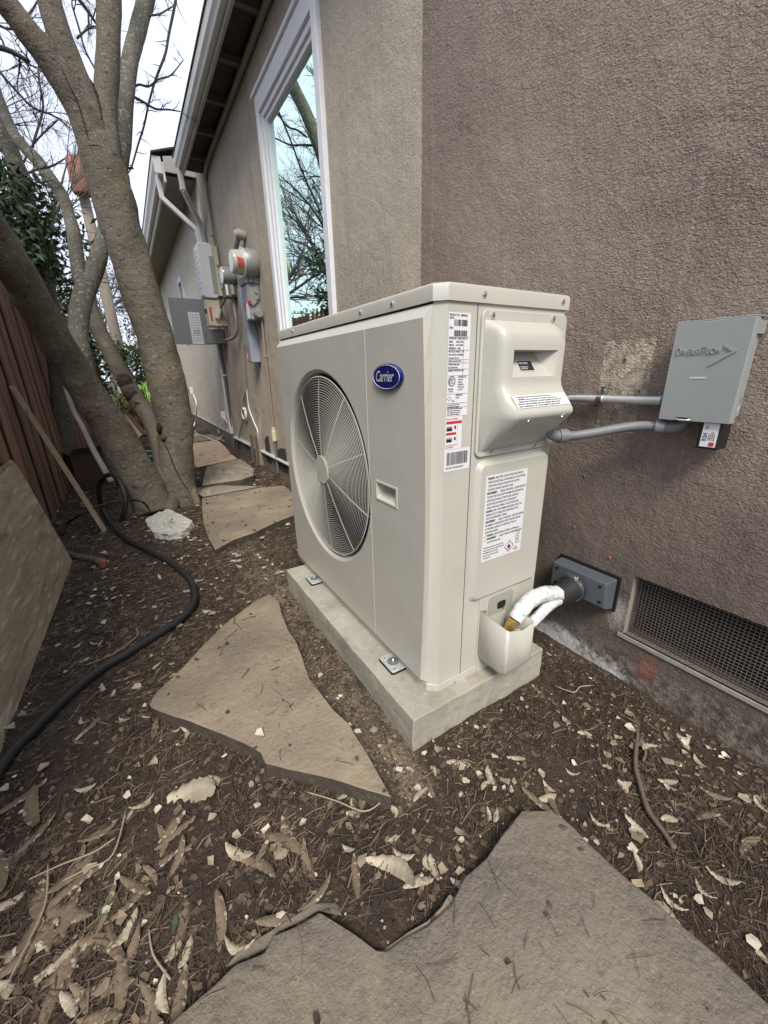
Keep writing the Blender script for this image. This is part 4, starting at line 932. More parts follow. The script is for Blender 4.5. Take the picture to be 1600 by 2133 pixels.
#PART2
# ================================================================== FLAGSTONES
STONE_EDGE = mat('dark_stone_edge', (.085, .065, .05), .95, (.05, .038, .03), 14, .9, bump=[(40, .005, 'n'), (160, .002, 'n')], spots=[((.17, .14, .11), 50, .60, .72, .6)])  # darker tone for the slab sides than for their tops
def slab(name, px, ztop, thick, material, lab, group='flagstones of the path', jit=.0014, tilt=(0, 0), seed=0, foot=.006):
    rnd = random.Random(seed)
    P = [az(x, y, ztop) for x, y in px]; out = []
    for i, p in enumerate(P):
        q = P[(i + 1) % len(P)]; L_ = (q - p).length; n_ = max(1, int(L_ / .02)); nn = Vector((q.y - p.y, p.x - q.x, 0)).normalized() if L_ > 0 else Vector((0, 0, 0))
        for j in range(n_):
            t = j / n_; k = p + (q - p) * t
            if j: k += nn * (noise.noise(k * 22 + Vector((seed, 0, 0))) * jit + noise.noise(k * 70) * jit * .6)
            out.append(k)
    bm = BM(); c = sum(out, Vector()) / len(out)
    def zz(p): return ztop + .0025 * noise.noise(Vector((p.x * 9, p.y * 9, seed))) + tilt[0] * (p.x - c.x) + tilt[1] * (p.y - c.y)
    top = [bm.verts.new((p.x, p.y, zz(p) - .0015)) for p in out]
    # inner ring slightly higher for a worn arris
    inn = [bm.verts.new(((p + (c - p).normalized() * .005).x, (p + (c - p).normalized() * .005).y, zz(p) + .0005)) for p in out]
    low = []
    for p in out:
        o_ = (p - c); o_.z = 0; o_.normalize(); k = p + o_ * foot * noise.noise(p * 30); low.append(bm.verts.new((k.x, k.y, ztop - thick)))
    mid = [bm.verts.new(((a.co.x + b.co.x) / 2 + .003 * noise.noise(a.co * 60), (a.co.y + b.co.y) / 2 + .003 * noise.noise(b.co * 60), (a.co.z + b.co.z) / 2)) for a, b in zip(top, low)]
    n_ = len(out)
    for A, B in ((inn, top), (top, mid), (mid, low)):
        for i in range(n_): bm.faces.new((A[i], A[(i + 1) % n_], B[(i + 1) % n_], B[i]))
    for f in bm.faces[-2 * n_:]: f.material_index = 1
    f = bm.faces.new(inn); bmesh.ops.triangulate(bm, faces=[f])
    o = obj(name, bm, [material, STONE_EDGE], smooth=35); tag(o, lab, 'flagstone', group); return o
slab('flagstone', [(561,1237),(581,1253),(587,1278),(600,1312),(619,1341),(644,1412),(697,1481),(728,1509),(753,1550),(778,1592),(803,1637),(814,1659),(765,1645),(712,1628),(665,1616),(619,1606),(580,1596),(553,1589),(548,1578),(544,1568),(525,1556),(462,1528),(400,1503),(350,1487),(316,1473),(311,1466),(322,1447),(375,1395),(439,1327),(480,1290),(536,1249)], .034, .040, STONE_A, 'large triangular brown flagstone beside the concrete pad', seed=1)
slab('flagstone', [(1088,1688),(1150,1688),(1178,1708),(1229,1759),(1296,1821),(1364,1877),(1420,1928),(1488,1984),(1594,2085),(1700,2190),(1700,2500),(200,2500),(200,2330),(330,2160),(370,2120),(415,2080),(450,2050),(490,2010),(550,1985),(570,1950),(625,1925),(665,1900),(700,1922),(734,1944),(779,1978),(807,1981),(841,1956),(891,1928),(942,1882),(970,1826),(1015,1787),(1049,1736)], .026, .030, STONE_B, 'largest grey flagstone in the foreground with a pointed end', seed=2)
slab('flagstone', [(470,2012),(485,1990),(520,1965),(560,1938),(610,1905),(660,1878),(700,1880),(712,1905),(668,1893),(628,1917),(573,1942),(553,1975),(520,1994)], .012, .018, STONE_B, 'thin broken layer of stone along the edge of the foreground flagstone', seed=3, jit=.004)
slab('flagstone', [(846,1945),(895,1915),(925,1885),(938,1862),(950,1872),(944,1890),(893,1932),(850,1962),(812,1988),(800,1978)], .017, .014, STONE_D, 'narrow broken sliver of stone in the notch of the foreground flagstone', seed=4, jit=.003)
slab('flagstone', [(421,1038),(488,1025),(551,1014),(593,1012),(606,1023),(625,1045),(618,1071),(572,1088),(530,1109),(488,1124),(448,1145),(435,1122),(424,1090),(421,1059)], .030, .034, STONE_A, 'brown flagstone behind the fan side of the heat pump', seed=5)
slab('flagstone', [(407,1016),(445,1010),(515,1012),(548,1012),(488,1023),(424,1034),(410,1027)], .024, .030, STONE_D, 'thin strip of layered stone between two flagstones', seed=6)
slab('flagstone', [(431,972),(460,964),(488,957),(500,956),(515,964),(529,978),(528,990),(505,998),(488,1001),(445,1007),(421,1011),(426,990)], .045, .055, STONE_D, 'layered brown flagstone with a thick front edge, third along the path', seed=7)
slab('flagstone', [(370,925),(402,922),(441,918),(454,917),(467,928),(483,947),(494,955),(431,969),(403,974),(370,978)], .035, .045, STONE_C, 'pale pinkish flagstone, farthest large one of the path', seed=8)
slab('flagstone', [(380,912),(403,910),(440,904),(464,912),(470,922),(455,915),(441,916),(402,920),(378,922)], .025, .03, STONE_D, 'narrow stone just beyond the pinkish flagstone', seed=9)
slab('flagstone', [(385,900),(405,899),(418,906),(410,912),(385,909)], .02, .03, STONE_C, 'small tan stone farthest along the path', seed=10)
# white rock
def rock():
    bm = BM(); P = [az(x, y, .028) for x, y in ((303,1081),(330,1066),(352,1060),(378,1072),(402,1086),(390,1100),(376,1108),(350,1113),(320,1109),(308,1094))]
    t_ = [bm.verts.new(p + Vector((0, 0, .006 * noise.noise(p * 30)))) for p in P]; l_ = [bm.verts.new((p.x + .004, p.y - .004, -.01)) for p in P]; n_ = len(P)
    for i in range(n_): bm.faces.new((t_[i], t_[(i + 1) % n_], l_[(i + 1) % n_], l_[i]))
    f = bm.faces.new(t_); r = bmesh.ops.poke(bm, faces=[f]); r['verts'][0].co.z += .008
    bmesh.ops.subdivide_edges(bm, edges=bm.edges[:], cuts=7, use_grid_fill=True); bmesh.ops.triangulate(bm, faces=bm.faces[:])
    for v in bm.verts: v.co += Vector((noise.noise(v.co * 60), noise.noise(v.co * 60 + Vector((3, 0, 0))), noise.noise(v.co * 45 + Vector((0, 5, 0))) + .6 * noise.noise(v.co * 120))) * .0065
    o = obj('rock', bm, ROCKW); tag(o, 'flat whitish broken rock on the soil by the tree roots', 'rock')
rock()

# ================================================================== TREES
def limb_pts(L):
    """(px, py, y, r_px) -> points and radii"""
    P = [ay(a, b, y) for a, b, y, r in L]; return P, [wr(p, l[3]) * (.90 if l[3] > 12 else 1) for p, l in zip(P, L)]
def limb(name, L, material, parent, n=22, k=5, wob=.10, wscale=9):
    P, rr = limb_pts(L); bm = BM(); tube(bm, P, rr, n, k, wob=wob, wscale=wscale); return obj(name, bm, material, parent, smooth=180)
tw = []            # twig seeds: (point, direction, radius, length)
def grow(bm, p, d, L_, r, depth, rnd, droop=0., side=4, curl=.35):
    P = [Vector(p)]; rr = [r]; d = Vector(d).normalized(); n_ = 5 if depth else 4
    for i in range(n_):
        d = (d + Vector((rnd.uniform(-1, 1), rnd.uniform(-1, 1), rnd.uniform(-1, 1) - droop)) * curl * .6).normalized()
        P.append(P[-1] + d * L_ / n_); rr.append(r * (1 - .75 * (i + 1) / n_))
        if depth:
            for c in range(rnd.choice((1, 1, 2, 2))):
                nd = (d + Vector((rnd.uniform(-1, 1), rnd.uniform(-1, 1), rnd.uniform(-.8, 1))) * .95).normalized()
                grow(bm, P[-1], nd, L_ * rnd.uniform(.38, .65), rr[-1] * .72, depth - 1, rnd, droop, 3, curl)
    tube(bm, P, rr, side, caps=False)

# --- tree at the right: leaning trunk that forks into three limbs
A = thing('bare_tree', 'bare tree with thick leaning grey brown trunk forking into three limbs', 'tree', az(372, 1035, 0))
# trunk with flared base
tr = limb('trunk', [(372,1062,2.93,50),(370,1032,2.95,42),(367,985,2.97,38),(366,930,2.98,37),(364,880,2.99,38),(348,800,3.0,40),(323,700,3.0,40),(291,600,3.0,40),(259,500,3.0,42),(232,400,3.0,45),(214,335,3.0,45),(205,305,3.0,42),(199,282,3.0,34),(195,266,3.0,20)], BARK, A, n=36, k=6, wob=.09)
limb('limb', [(222,400,3.0,36),(204,325,3.0,36),(178,250,2.98,32),(145,190,2.96,31),(100,118,2.94,29),(52,58,2.92,27),(10,5,2.9,27),(-50,-70,2.86,25),(-140,-190,2.8,22)], BARK, A, n=26)
limb('limb', [(220,390,3.0,34),(208,310,3.0,32),(185,230,3.0,29),(160,165,3.0,27),(131,90,3.0,26),(104,10,3.0,25),(85,-60,3.0,24),(50,-190,3.0,20)], BARK, A, n=26)
limb('limb', [(236,400,3.02,34),(223,320,3.02,32),(219,240,3.02,25),(222,180,3.04,24),(225,100,3.06,24),(227,0,3.08,24),(228,-80,3.1,23),(236,-200,3.15,19)], BARK, A, n=26)
# thin stem that joins the base
limb('stem', [(165,560,3.9,17),(188,640,3.8,17),(212,700,3.65,17),(238,750,3.5,17.5),(272,812,3.35,19),(308,868,3.2,19),(330,910,3.1,21),(345,955,3.02,26),(350,1000,2.98,36),(348,1045,2.96,42)], BARK, A, n=24, wob=.08)
# roots
for (a, b, r0) in (((330,1010),(296,1052),16), ((395,1010),(414,1052),10), ((360,1030),(352,1068),20)):
    P = [ay(*a, 2.95), az(*b, -.005)]; bm = BM(); tube(bm, [P[0], (P[0] + P[1]) / 2, P[1]], [wr(P[0], r0), wr(P[0], r0 * .9), wr(P[0], r0 * .6)], 12, 3, wob=.12, wscale=12); obj('root', bm, BARK, A, smooth=180)
# knots, a hollow and cracks, laid on the bark surface itself
from mathutils.bvhtree import BVHTree
def on_bark(obs, px, py):
    best = None
    for o in obs:
        t = BVHTree.FromPolygons([v.co for v in o.data.vertices], [p.vertices[:] for p in o.data.polygons]); h = t.ray_cast(CP, ray(px, py).normalized())
        if h[0] is not None and (best is None or h[3] < best[1]): best = (h[0], h[3])
    return best[0] if best else None
BK = [c_ for c_ in bpy.data.objects if c_.parent is A and c_.name.split('.')[0] in ('trunk', 'limb', 'stem', 'root')]
def crack(px, r, m_=HOLLOW):
    P = [q for q in (on_bark(BK, x, y) for x, y in px) if q is not None]
    if len(P) > 2: bm = BM(); tube(bm, P, [r * (.4 + .6 * math.sin(math.pi * (i + .5) / len(P))) for i in range(len(P))], 6, 3, wob=.3, wscale=60); obj('bark_crack', bm, m_, A, smooth=180)
crack([(336,905), (341,920), (350,938), (356,955), (363,972), (372,990), (382,1008), (392,1020)], .0042)
crack([(128,140), (136,160), (148,185), (160,208), (168,232), (177,262), (184,290)], .0034)
crack([(188,165), (196,180), (203,198), (208,222), (212,250)], .0055)
for pts in ([(172,310), (190,302), (212,304)], [(200,352), (225,350), (250,356)], [(228,470), (250,478), (275,474)], [(262,600), (285,604), (310,598)], [(300,745), (330,738), (355,742)], [(325,870), (350,862), (385,868)], [(330,940), (355,948), (385,944)]):
    crack(pts, .0022, mat('bark_crease', (.05, .042, .034), .95))
kn_m = mat('knot_dark', (.045, .034, .027), .9, (.11, .085, .065), 26, .8, bump=[(60, .006, 'n')])
for (px, py, rx, rz, m_) in ((260, 793, .042, .045, kn_m), (272, 820, .040, .042, kn_m), (333, 893, .020, .032, HOLLOW), (341, 912, .018, .018, kn_m)):
    c = on_bark(BK, px, py)
    if c is not None: kn = BM(); ellipsoid(kn, c, rx, .025, rz, 3, .5, 3); obj('knot', kn, m_, A, smooth=180)
c = on_bark(BK, 287, 843)
if c is not None: kn = BM(); tube(kn, [c + Vector((.018 * math.cos(2 * math.pi * i / 14), 0, .016 * math.sin(2 * math.pi * i / 14))) for i in range(15)], .0055, 6, caps=False); obj('branch_scar', kn, BARK, A, smooth=180)
# --- second big leaning trunk at the left, with its pale stem
B = thing('bare_tree', 'dark thick trunk leaning left over the wooden fence with a pale upright stem', 'tree', az(300, 1050, 0))
limb('trunk', [(318,1070,2.86,56),(302,1028,2.9,50),(272,968,2.9,42),(240,905,2.88,39),(207,853,2.84,36),(173,802,2.8,35),(130,733,2.7,35),(64,616,2.5,38),(17,538,2.35,40),(-40,455,2.25,42),(-110,350,2.1,42),(-200,220,2.0,38)], BARK, B, n=36, k=6, wob=.10)
limb('stem', [(178,810,2.86,22),(172,770,2.88,23),(165,730,2.9,22),(163,690,2.95,20),(168,640,3.0,20),(180,600,3.08,21),(192,570,3.15,20),(205,540,3.22,17),(214,505,3.3,16),(228,450,3.35,16),(245,380,3.4,16),(256,300,3.45,17),(262,210,3.5,17),(272,120,3.55,17),(285,70,3.6,17),(304,0,3.65,17),(318,-60,3.7,17),(350,-180,3.8,15)], BARKL, B, n=22)
limb('limb', [(178,610,3.06,17),(165,565,3.12,15),(158,520,3.2,14),(150,470,3.3,13.5),(130,410,3.4,13),(102,368,3.5,13),(78,335,3.6,12),(45,300,3.7,11),(25,270,3.8,10),(5,225,3.9,10),(-20,150,4.0,9)], BARKL, B, n=18, wob=.14)
# --- pale stems far left
Cc = thing('bare_tree', 'pale lichen covered stem behind the dark ivy at the left edge', 'tree', ay(95, 1040, 4.2))
limb('trunk', [(150,1040,4.2,20),(120,760,4.2,20),(92,600,4.2,20),(70,500,4.2,20),(52,420,4.2,19),(34,350,4.2,18),(14,290,4.2,17),(-8,230,4.2,17),(-40,150,4.2,15)], BARKL, Cc, n=20, wob=.12)
limb('limb', [(34,350,4.2,11),(22,320,4.2,10),(4,308,4.2,9),(-25,290,4.2,9)], BARKL, Cc, n=14)

# branches and twigs
def branches(tree, seeds, seed, mat_=TWIGD, name='branch'):
    rnd = random.Random(seed)
    for (L, depth, ln) in seeds:
        bm = BM(); P, rr = limb_pts(L); tube(bm, P, rr, 6, 4)
        Q = smooth_path(P, 3)
        for i in range(1, len(Q)):
            if ln and rnd.random() < .75:
                d = (Q[i] - Q[i - 1]).normalized(); nd = (d * .6 + Vector((rnd.uniform(-1, 1), rnd.uniform(-1, 1), rnd.uniform(-.6, 1)))).normalized()
                grow(bm, Q[i], nd, ln * rnd.uniform(.6, 1.2), rr[-1] * .55 + .0012, depth, rnd)
        obj(name, bm, mat_, tree, smooth=180)
# hanging bough in the open sky to the right of the tree
branches(B, [([(372,-60,3.7,3.2),(366,0,3.7,3),(352,70,3.7,2.8),(345,110,3.7,2.6),(330,150,3.7,2.4),(322,172,3.7,2.3),(310,215,3.7,2.1),(300,262,3.7,2),(288,300,3.7,1.9),(275,345,3.7,1.7),(266,362,3.7,1.2)], 0, .10),
   ([(245,190,3.5,3),(275,200,3.55,2.6),(300,213,3.6,2.3),(325,227,3.65,2),(350,228,3.7,1.7),(375,232,3.7,1)], 1, .10),
   ([(276,183,3.6,2.4),(290,176,3.65,2.2),(310,180,3.7,2),(330,165,3.7,1.8),(355,157,3.7,1.4),(382,125,3.7,.9)], 1, .10),
   ([(310,32,3.6,2),(330,30,3.65,1.8),(345,22,3.7,1.5),(368,8,3.7,1)], 1, .10),
   ([(255,350,3.5,2.4),(278,350,3.5,1)], 0, 0)], 3)
# boughs crossing behind the trunks, upper left
branches(Cc, [([(-20,95,4.3,5.5),(10,102,4.3,5),(40,116,4.3,4),(62,128,4.3,3)], 1, .25),
   ([(-30,110,4.6,3),(0,150,4.6,2.8),(30,185,4.6,2.5),(70,225,4.6,2.2),(110,240,4.6,1.8),(150,270,4.6,1.2)], 2, .28),
   ([(-20,40,4.8,2.6),(20,60,4.8,2.3),(60,30,4.8,2),(90,-20,4.8,1.4)], 2, .28),
   ([(60,330,4.4,2.4),(75,280,4.4,2.2),(90,220,4.5,2),(80,150,4.6,1.6),(95,90,4.7,1.2)], 2, .28),
   ([(20,420,4.6,2),(40,360,4.6,2),(70,300,4.6,1.8),(120,250,4.6,1.3)], 2, .26)], 4)
branches(A, [([(150,-20,3.6,4.2),(175,12,3.6,3.6),(200,48,3.6,2.6)], 2, .2), ([(225,190,3.3,2),(180,110,3.5,2),(165,60,3.6,2),(150,10,3.6,1.6)], 2, .2),
   ([(60,360,3.3,2.2),(80,352,3.3,2.1),(110,345,3.35,2),(135,330,3.4,1.2)], 1, .14), ([(48,340,3.4,2),(70,380,3.4,1.9),(82,372,3.4,1.4)], 1, .12),
   ([(160,80,3.4,2),(190,55,3.4,1.6),(210,60,3.4,1)], 1, .14)], 5)
# crown above the frame: it shades the yard and shows in the window glass
def crown(tree, name, starts, seed, depth=3):
    rnd = random.Random(seed); bm = BM()
    for (p, d, L_, r) in starts: grow(bm, p, d, L_, r, depth, rnd, 0, 6, .30)
    return obj(name, bm, TWIGD, tree, smooth=180)
def top(px, py, y): return ay(px, py, y)
crown(A, 'boughs', [(top(-140,-190,2.8), (-.3,.2,1), 1.5, .05), (top(50,-190,3.0), (-.1,.5,1), 1.6, .05), (top(236,-200,3.15), (-.15,.6,1), 1.5, .05), (top(50,-190,3.0), (-.5,-.3,1), 1.3, .04)], 21, 3)
crown(B, 'boughs', [(top(350,-180,3.8), (.0,.7,1), 1.5, .04), (top(-200,220,2.0), (-.3,.3,1), 1.4, .06)], 22, 3)

# --- bare trees beyond the fence (they fill the gaps between trunks and mirror in the window)
def far_tree(loc, h, r, seed, lab, lean=(0, 0), depth=3):
    t = thing('bare_tree', lab, 'tree', loc, 'bare trees beyond the fence'); rnd = random.Random(seed); x, y, z = loc
    bm = BM(); P = [Vector((x, y, -.05)), Vector((x + lean[0] * .3, y + lean[1] * .3, h * .25)), Vector((x + lean[0] * .7, y + lean[1] * .7, h * .5))]; tube(bm, P, [r * 1.25, r, r * .8], 12, 4, wob=.1); obj('trunk', bm, BARKL, t, smooth=180)
    bm = BM()
    for k in range(5):
        a = 2 * math.pi * k / 5 + rnd.uniform(-.3, .3); grow(bm, P[-1] - Vector((0, 0, .1 * k * h * .3)), (math.cos(a) * .8, math.sin(a) * .8, rnd.uniform(.7, 1.3)), h * .42, r * .5, depth, rnd, 0, 5, .34)
    obj('crown', bm, TWIGD, t, smooth=180)
far_tree((-2.2, 7.2, 0), 4.6, .09, 31, 'spreading bare tree beyond the fence, nearest of its row')
far_tree((-1.4, 11.0, 0), 5.6, .10, 32, 'tall bare tree behind the utility pole')
far_tree((-4.2, 12.5, 0), 6.5, .12, 33, 'bare tree far left beyond the fence')
far_tree((-.4, 19.0, 0), 5.5, .10, 34, 'thin bare tree at the far end of the side yard', depth=3)
far_tree((-3.2, 4.6, 0), 4.4, .09, 35, 'bare tree left of the fence with fine twigs')

# ---- foliage
def leaf_cloud(bm, cl, c, rad, n, size, cols, rnd, shell=.35, elong=2.2, up=.3):
    for i in range(n):
        while True:
            d = Vector((rnd.uniform(-1, 1), rnd.uniform(-1, 1), rnd.uniform(-1, 1)))
            if .02 < d.length < 1: break
        d = d.normalized() * (shell + (1 - shell) * rnd.random() ** .5)
        nn = noise.noise(Vector((d.x * 2 + c[0], d.y * 2 + c[1], d.z * 2)))
        if nn < -.22: continue
        p = Vector((c[0] + d.x * rad[0] * (1 + .3 * nn), c[1] + d.y * rad[1] * (1 + .3 * nn), c[2] + d.z * rad[2] * (1 + .3 * nn)))
        u = Vector((rnd.uniform(-1, 1), rnd.uniform(-1, 1), rnd.uniform(-1, 1) - up)).normalized(); v = u.cross(Vector((rnd.uniform(-1, 1), rnd.uniform(-1, 1), rnd.uniform(-1, 1)))).normalized()
        s = size * rnd.uniform(.6, 1.3); L_ = s * elong
        f = bm.faces.new([bm.verts.new(p), bm.verts.new(p + u * L_ * .45 + v * s * .5 + u.cross(v) * s * .15), bm.verts.new(p + u * L_), bm.verts.new(p + u * L_ * .45 - v * s * .5 + u.cross(v) * s * .15)])
        co = rnd.choice(cols); k = rnd.uniform(.75, 1.25)
        for l in f.loops: l[cl] = (co[0] * k, co[1] * k, co[2] * k, 1)
def shrub(name, lab, cat, clouds, size, cols, seed, stems=(), group=None, elong=2.2, loc=None, stem_mat=TWIGM):
    rnd = random.Random(seed); c0 = clouds[0][0]; t = thing(name, lab, cat, loc or (c0[0], c0[1], 0), group)
    bm = BM(); cl = bm.loops.layers.float_color.new('Col')
    for (c, rad, n) in clouds: leaf_cloud(bm, cl, c, rad, n, size, cols, rnd, elong=elong)
    me = bpy.data.meshes.new('foliage'); bm.to_mesh(me); bm.free(); me.materials.append(LEAFM)
    o = bpy.data.objects.new('foliage', me); COL.objects.link(o); o.parent = t; o.matrix_parent_inverse = Matrix.Translation(-t.location)
    if stems:
        bm = BM()
        for s in stems: tube(bm, s, .012 if len(s) < 4 else [.02, .016, .012, .008][:len(s)] + [.006] * (len(s) - 4), 6, 3)
        obj('stem', bm, stem_mat, t, smooth=180)
    return t
DKG = [(.018, .038, .016), (.028, .055, .022), (.045, .08, .03), (.065, .105, .045), (.10, .14, .07)]
MDG = [(.03, .055, .018), (.05, .09, .03), (.08, .12, .04), (.04, .07, .02)]
BRG = [(.16, .34, .03), (.22, .42, .05), (.12, .26, .03), (.3, .46, .10)]
BRN = [(.12, .10, .07), (.16, .13, .09), (.08, .09, .05), (.21, .17, .13)]
def P3(px, py, y): return tuple(ay(px, py, y))
shrub('ivy', 'dark ivy clinging to the pale stem at the left edge', 'ivy', [(P3(45,430,4.1), (.19,.2,.24), 520), (P3(30,500,4.1), (.20,.2,.24), 560), (P3(75,520,4.1), (.14,.2,.22), 400), (P3(5,400,4.1), (.2,.2,.2), 400)], .028, DKG[:4], 41, [[P3(60,520,4.1), P3(50,430,4.1), P3(40,380,4.1)]])
shrub('evergreen_shrub', 'dark leafy shrub hanging over the fence behind the leaning trunk', 'shrub', [(P3(120,520,4.8), (.30,.25,.40), 380), (P3(115,620,4.8), (.28,.25,.38), 430), (P3(150,700,4.9), (.2,.25,.3), 260), (P3(90,450,4.9), (.26,.25,.28), 120), (P3(60,620,4.8), (.26,.25,.4), 230)], .026, DKG, 42, [[(-.9,4.9,0), P3(112,650,4.8), P3(108,520,4.8)]], elong=3.2)
shrub('conifer', 'dark conifer behind the utility pole', 'conifer', [((-.9, 12.0, 1.6), (.75,.8,1.3), 1500), ((-.55, 12.6, 1.1), (.7,.7,1.0), 900)], .05, DKG[:4], 43, [[(-.8,12,0),(-.8,12,1.2),(-.8,12,2.4)]], elong=3)
shrub('round_shrub', 'rounded green shrub at the end of the side yard', 'shrub', [((.30, 13.0, 1.10), (.55,.5,.58), 2600)], .045, MDG, 44, [[(.22,13,0),(.22,13,.6)]])
shrub('hedge', 'long brownish hedge beyond the fence', 'hedge', [((-2.2, 6 + 1.6 * k, 1.1 + .25 * (k % 2)), (.7,1.1,1.1), 900) for k in range(8)], .045, BRN + MDG[:2], 45, [[(-2.2, 6 + 1.6 * k, 0), (-2.2, 6 + 1.6 * k, 1.0)] for k in range(8)])
shrub('far_shrubs', 'thicket of twiggy shrubs closing off the far end of the yard', 'thicket', [((-3 + 1.1 * k, 21 + (k % 3), 1.9 + .8 * (k % 2)), (1.1,.9,2.5), 2600) for k in range(5)], .055, BRN + BRN + MDG, 46, [[(-3 + 1.3 * k, 21, 0), (-3 + 1.3 * k, 21, 1.2)] for k in range(5)])
# bright strap-leaved plant
def strap_plant():
    t = thing('strap_leaf_plant', 'bright yellow green strap-leaved plant at the end of the yard', 'plant', (.27, 8.4, 0)); rnd = random.Random(8)
    bm = BM(); cl = bm.loops.layers.float_color.new('Col'); c = Vector((.26, 8.4, .36))
    for i in range(420):
        a = rnd.uniform(0, 2 * math.pi); out_ = Vector((math.cos(a), math.sin(a), 0)); L_ = rnd.uniform(.6, 1.0); lift = rnd.uniform(.6, 1.25); P = []
        for k in range(6):
            s = k / 5; P.append(c + out_ * (L_ * s * (.7 if lift > .9 else .85)) + Vector((0, 0, L_ * (lift * s - .95 * s * s))))
        side = Vector((-out_.y, out_.x, 0)) * .013; col = rnd.choice(BRG); kk = rnd.uniform(.7, 1.2)
        for k in range(5):
            w0, w1 = 1 - (k / 5) ** 2, 1 - ((k + 1) / 5) ** 2
            vs = [P[k] - side * w0, P[k] + side * w0, P[k + 1] + side * w1, P[k + 1] - side * w1]
            f = bm.faces.new([bm.verts.new(v) for v in vs])
            for l in f.loops: l[cl] = (col[0] * kk, col[1] * kk, col[2] * kk, 1)
    me = bpy.data.meshes.new('foliage'); bm.to_mesh(me); bm.free(); me.materials.append(LEAFM)
    o = bpy.data.objects.new('foliage', me); COL.objects.link(o); o.parent = t; o.matrix_parent_inverse = Matrix.Translation(-t.location)
    bm = BM(); tube(bm, [(.26, 8.4, -.02), (.26, 8.4, .4)], [.09, .07], 10); obj('stem', bm, TWIGM, t, smooth=180)
strap_plant()

# ================================================================== FENCE
def build_fence():
    f = thing('wooden_fence', 'old reddish brown picket fence leaning boards along the left side', 'fence', (-.55, 3.2, 0)); rnd = random.Random(3)
    y = .2; k = 0
    X = -.545
    while y < 13.5:
        wd = .115 if y < 5.5 else .085; gap = rnd.uniform(.075, .095) if y < 6 else .004; h = 1.12 + rnd.uniform(-.02, .02) if y < 5 else 1.68 + rnd.uniform(-.015, .015)
        if y > 5: h = 1.68
        h = 1.66 + rnd.uniform(-.02, .02); lean = rnd.uniform(-.012, .012); th = .012; x = X + (0 if k % 2 else .004)
        bm = BM(); pts = [(x, y, -.04), (x, y + wd, -.04), (x, y + wd + lean, h - .03), (x, y + wd - .018 + lean, h), (x, y + .018 + lean, h), (x, y + lean, h - .03)]
        prism(bm, pts, (-th, 0, 0)); obj('picket', bm, FENCEM if y < 4.6 else FENCE2, f, bevel=.0015, seg=1)
        y += wd + gap; k += 1
    for z in (.25, 1.35):
        bm = BM(); box(bm, (X - .05, .1, z), (X - .016, 13.5, z + .07)); obj('rail', bm, FENCEM, f)
    # boards behind the gaps (the neighbour's side), gap shade painted into their colour
    y = .17
    while y < 6.2: bm = BM(); box(bm, (X - .066, y, -.04), (X - .052, y + .095, 1.63)); obj('back_picket', bm, bpy.data.materials.get('shade_backing') or mat('shade_backing', (.06, .036, .027), .9), f); y += .16
    bm = BM(); box(bm, (X - .115, .1, -.04), (X - .10, 13.5, 1.60)); ob = obj('backing_board', bm, bpy.data.materials['shade_backing'], f)
    y = .4
    while y < 13.5: bm = BM(); box(bm, (X - .099, y, -.05), (X - .051, y + .07, 1.64)); obj('post', bm, FENCEM, f); y += 1.9
build_fence()

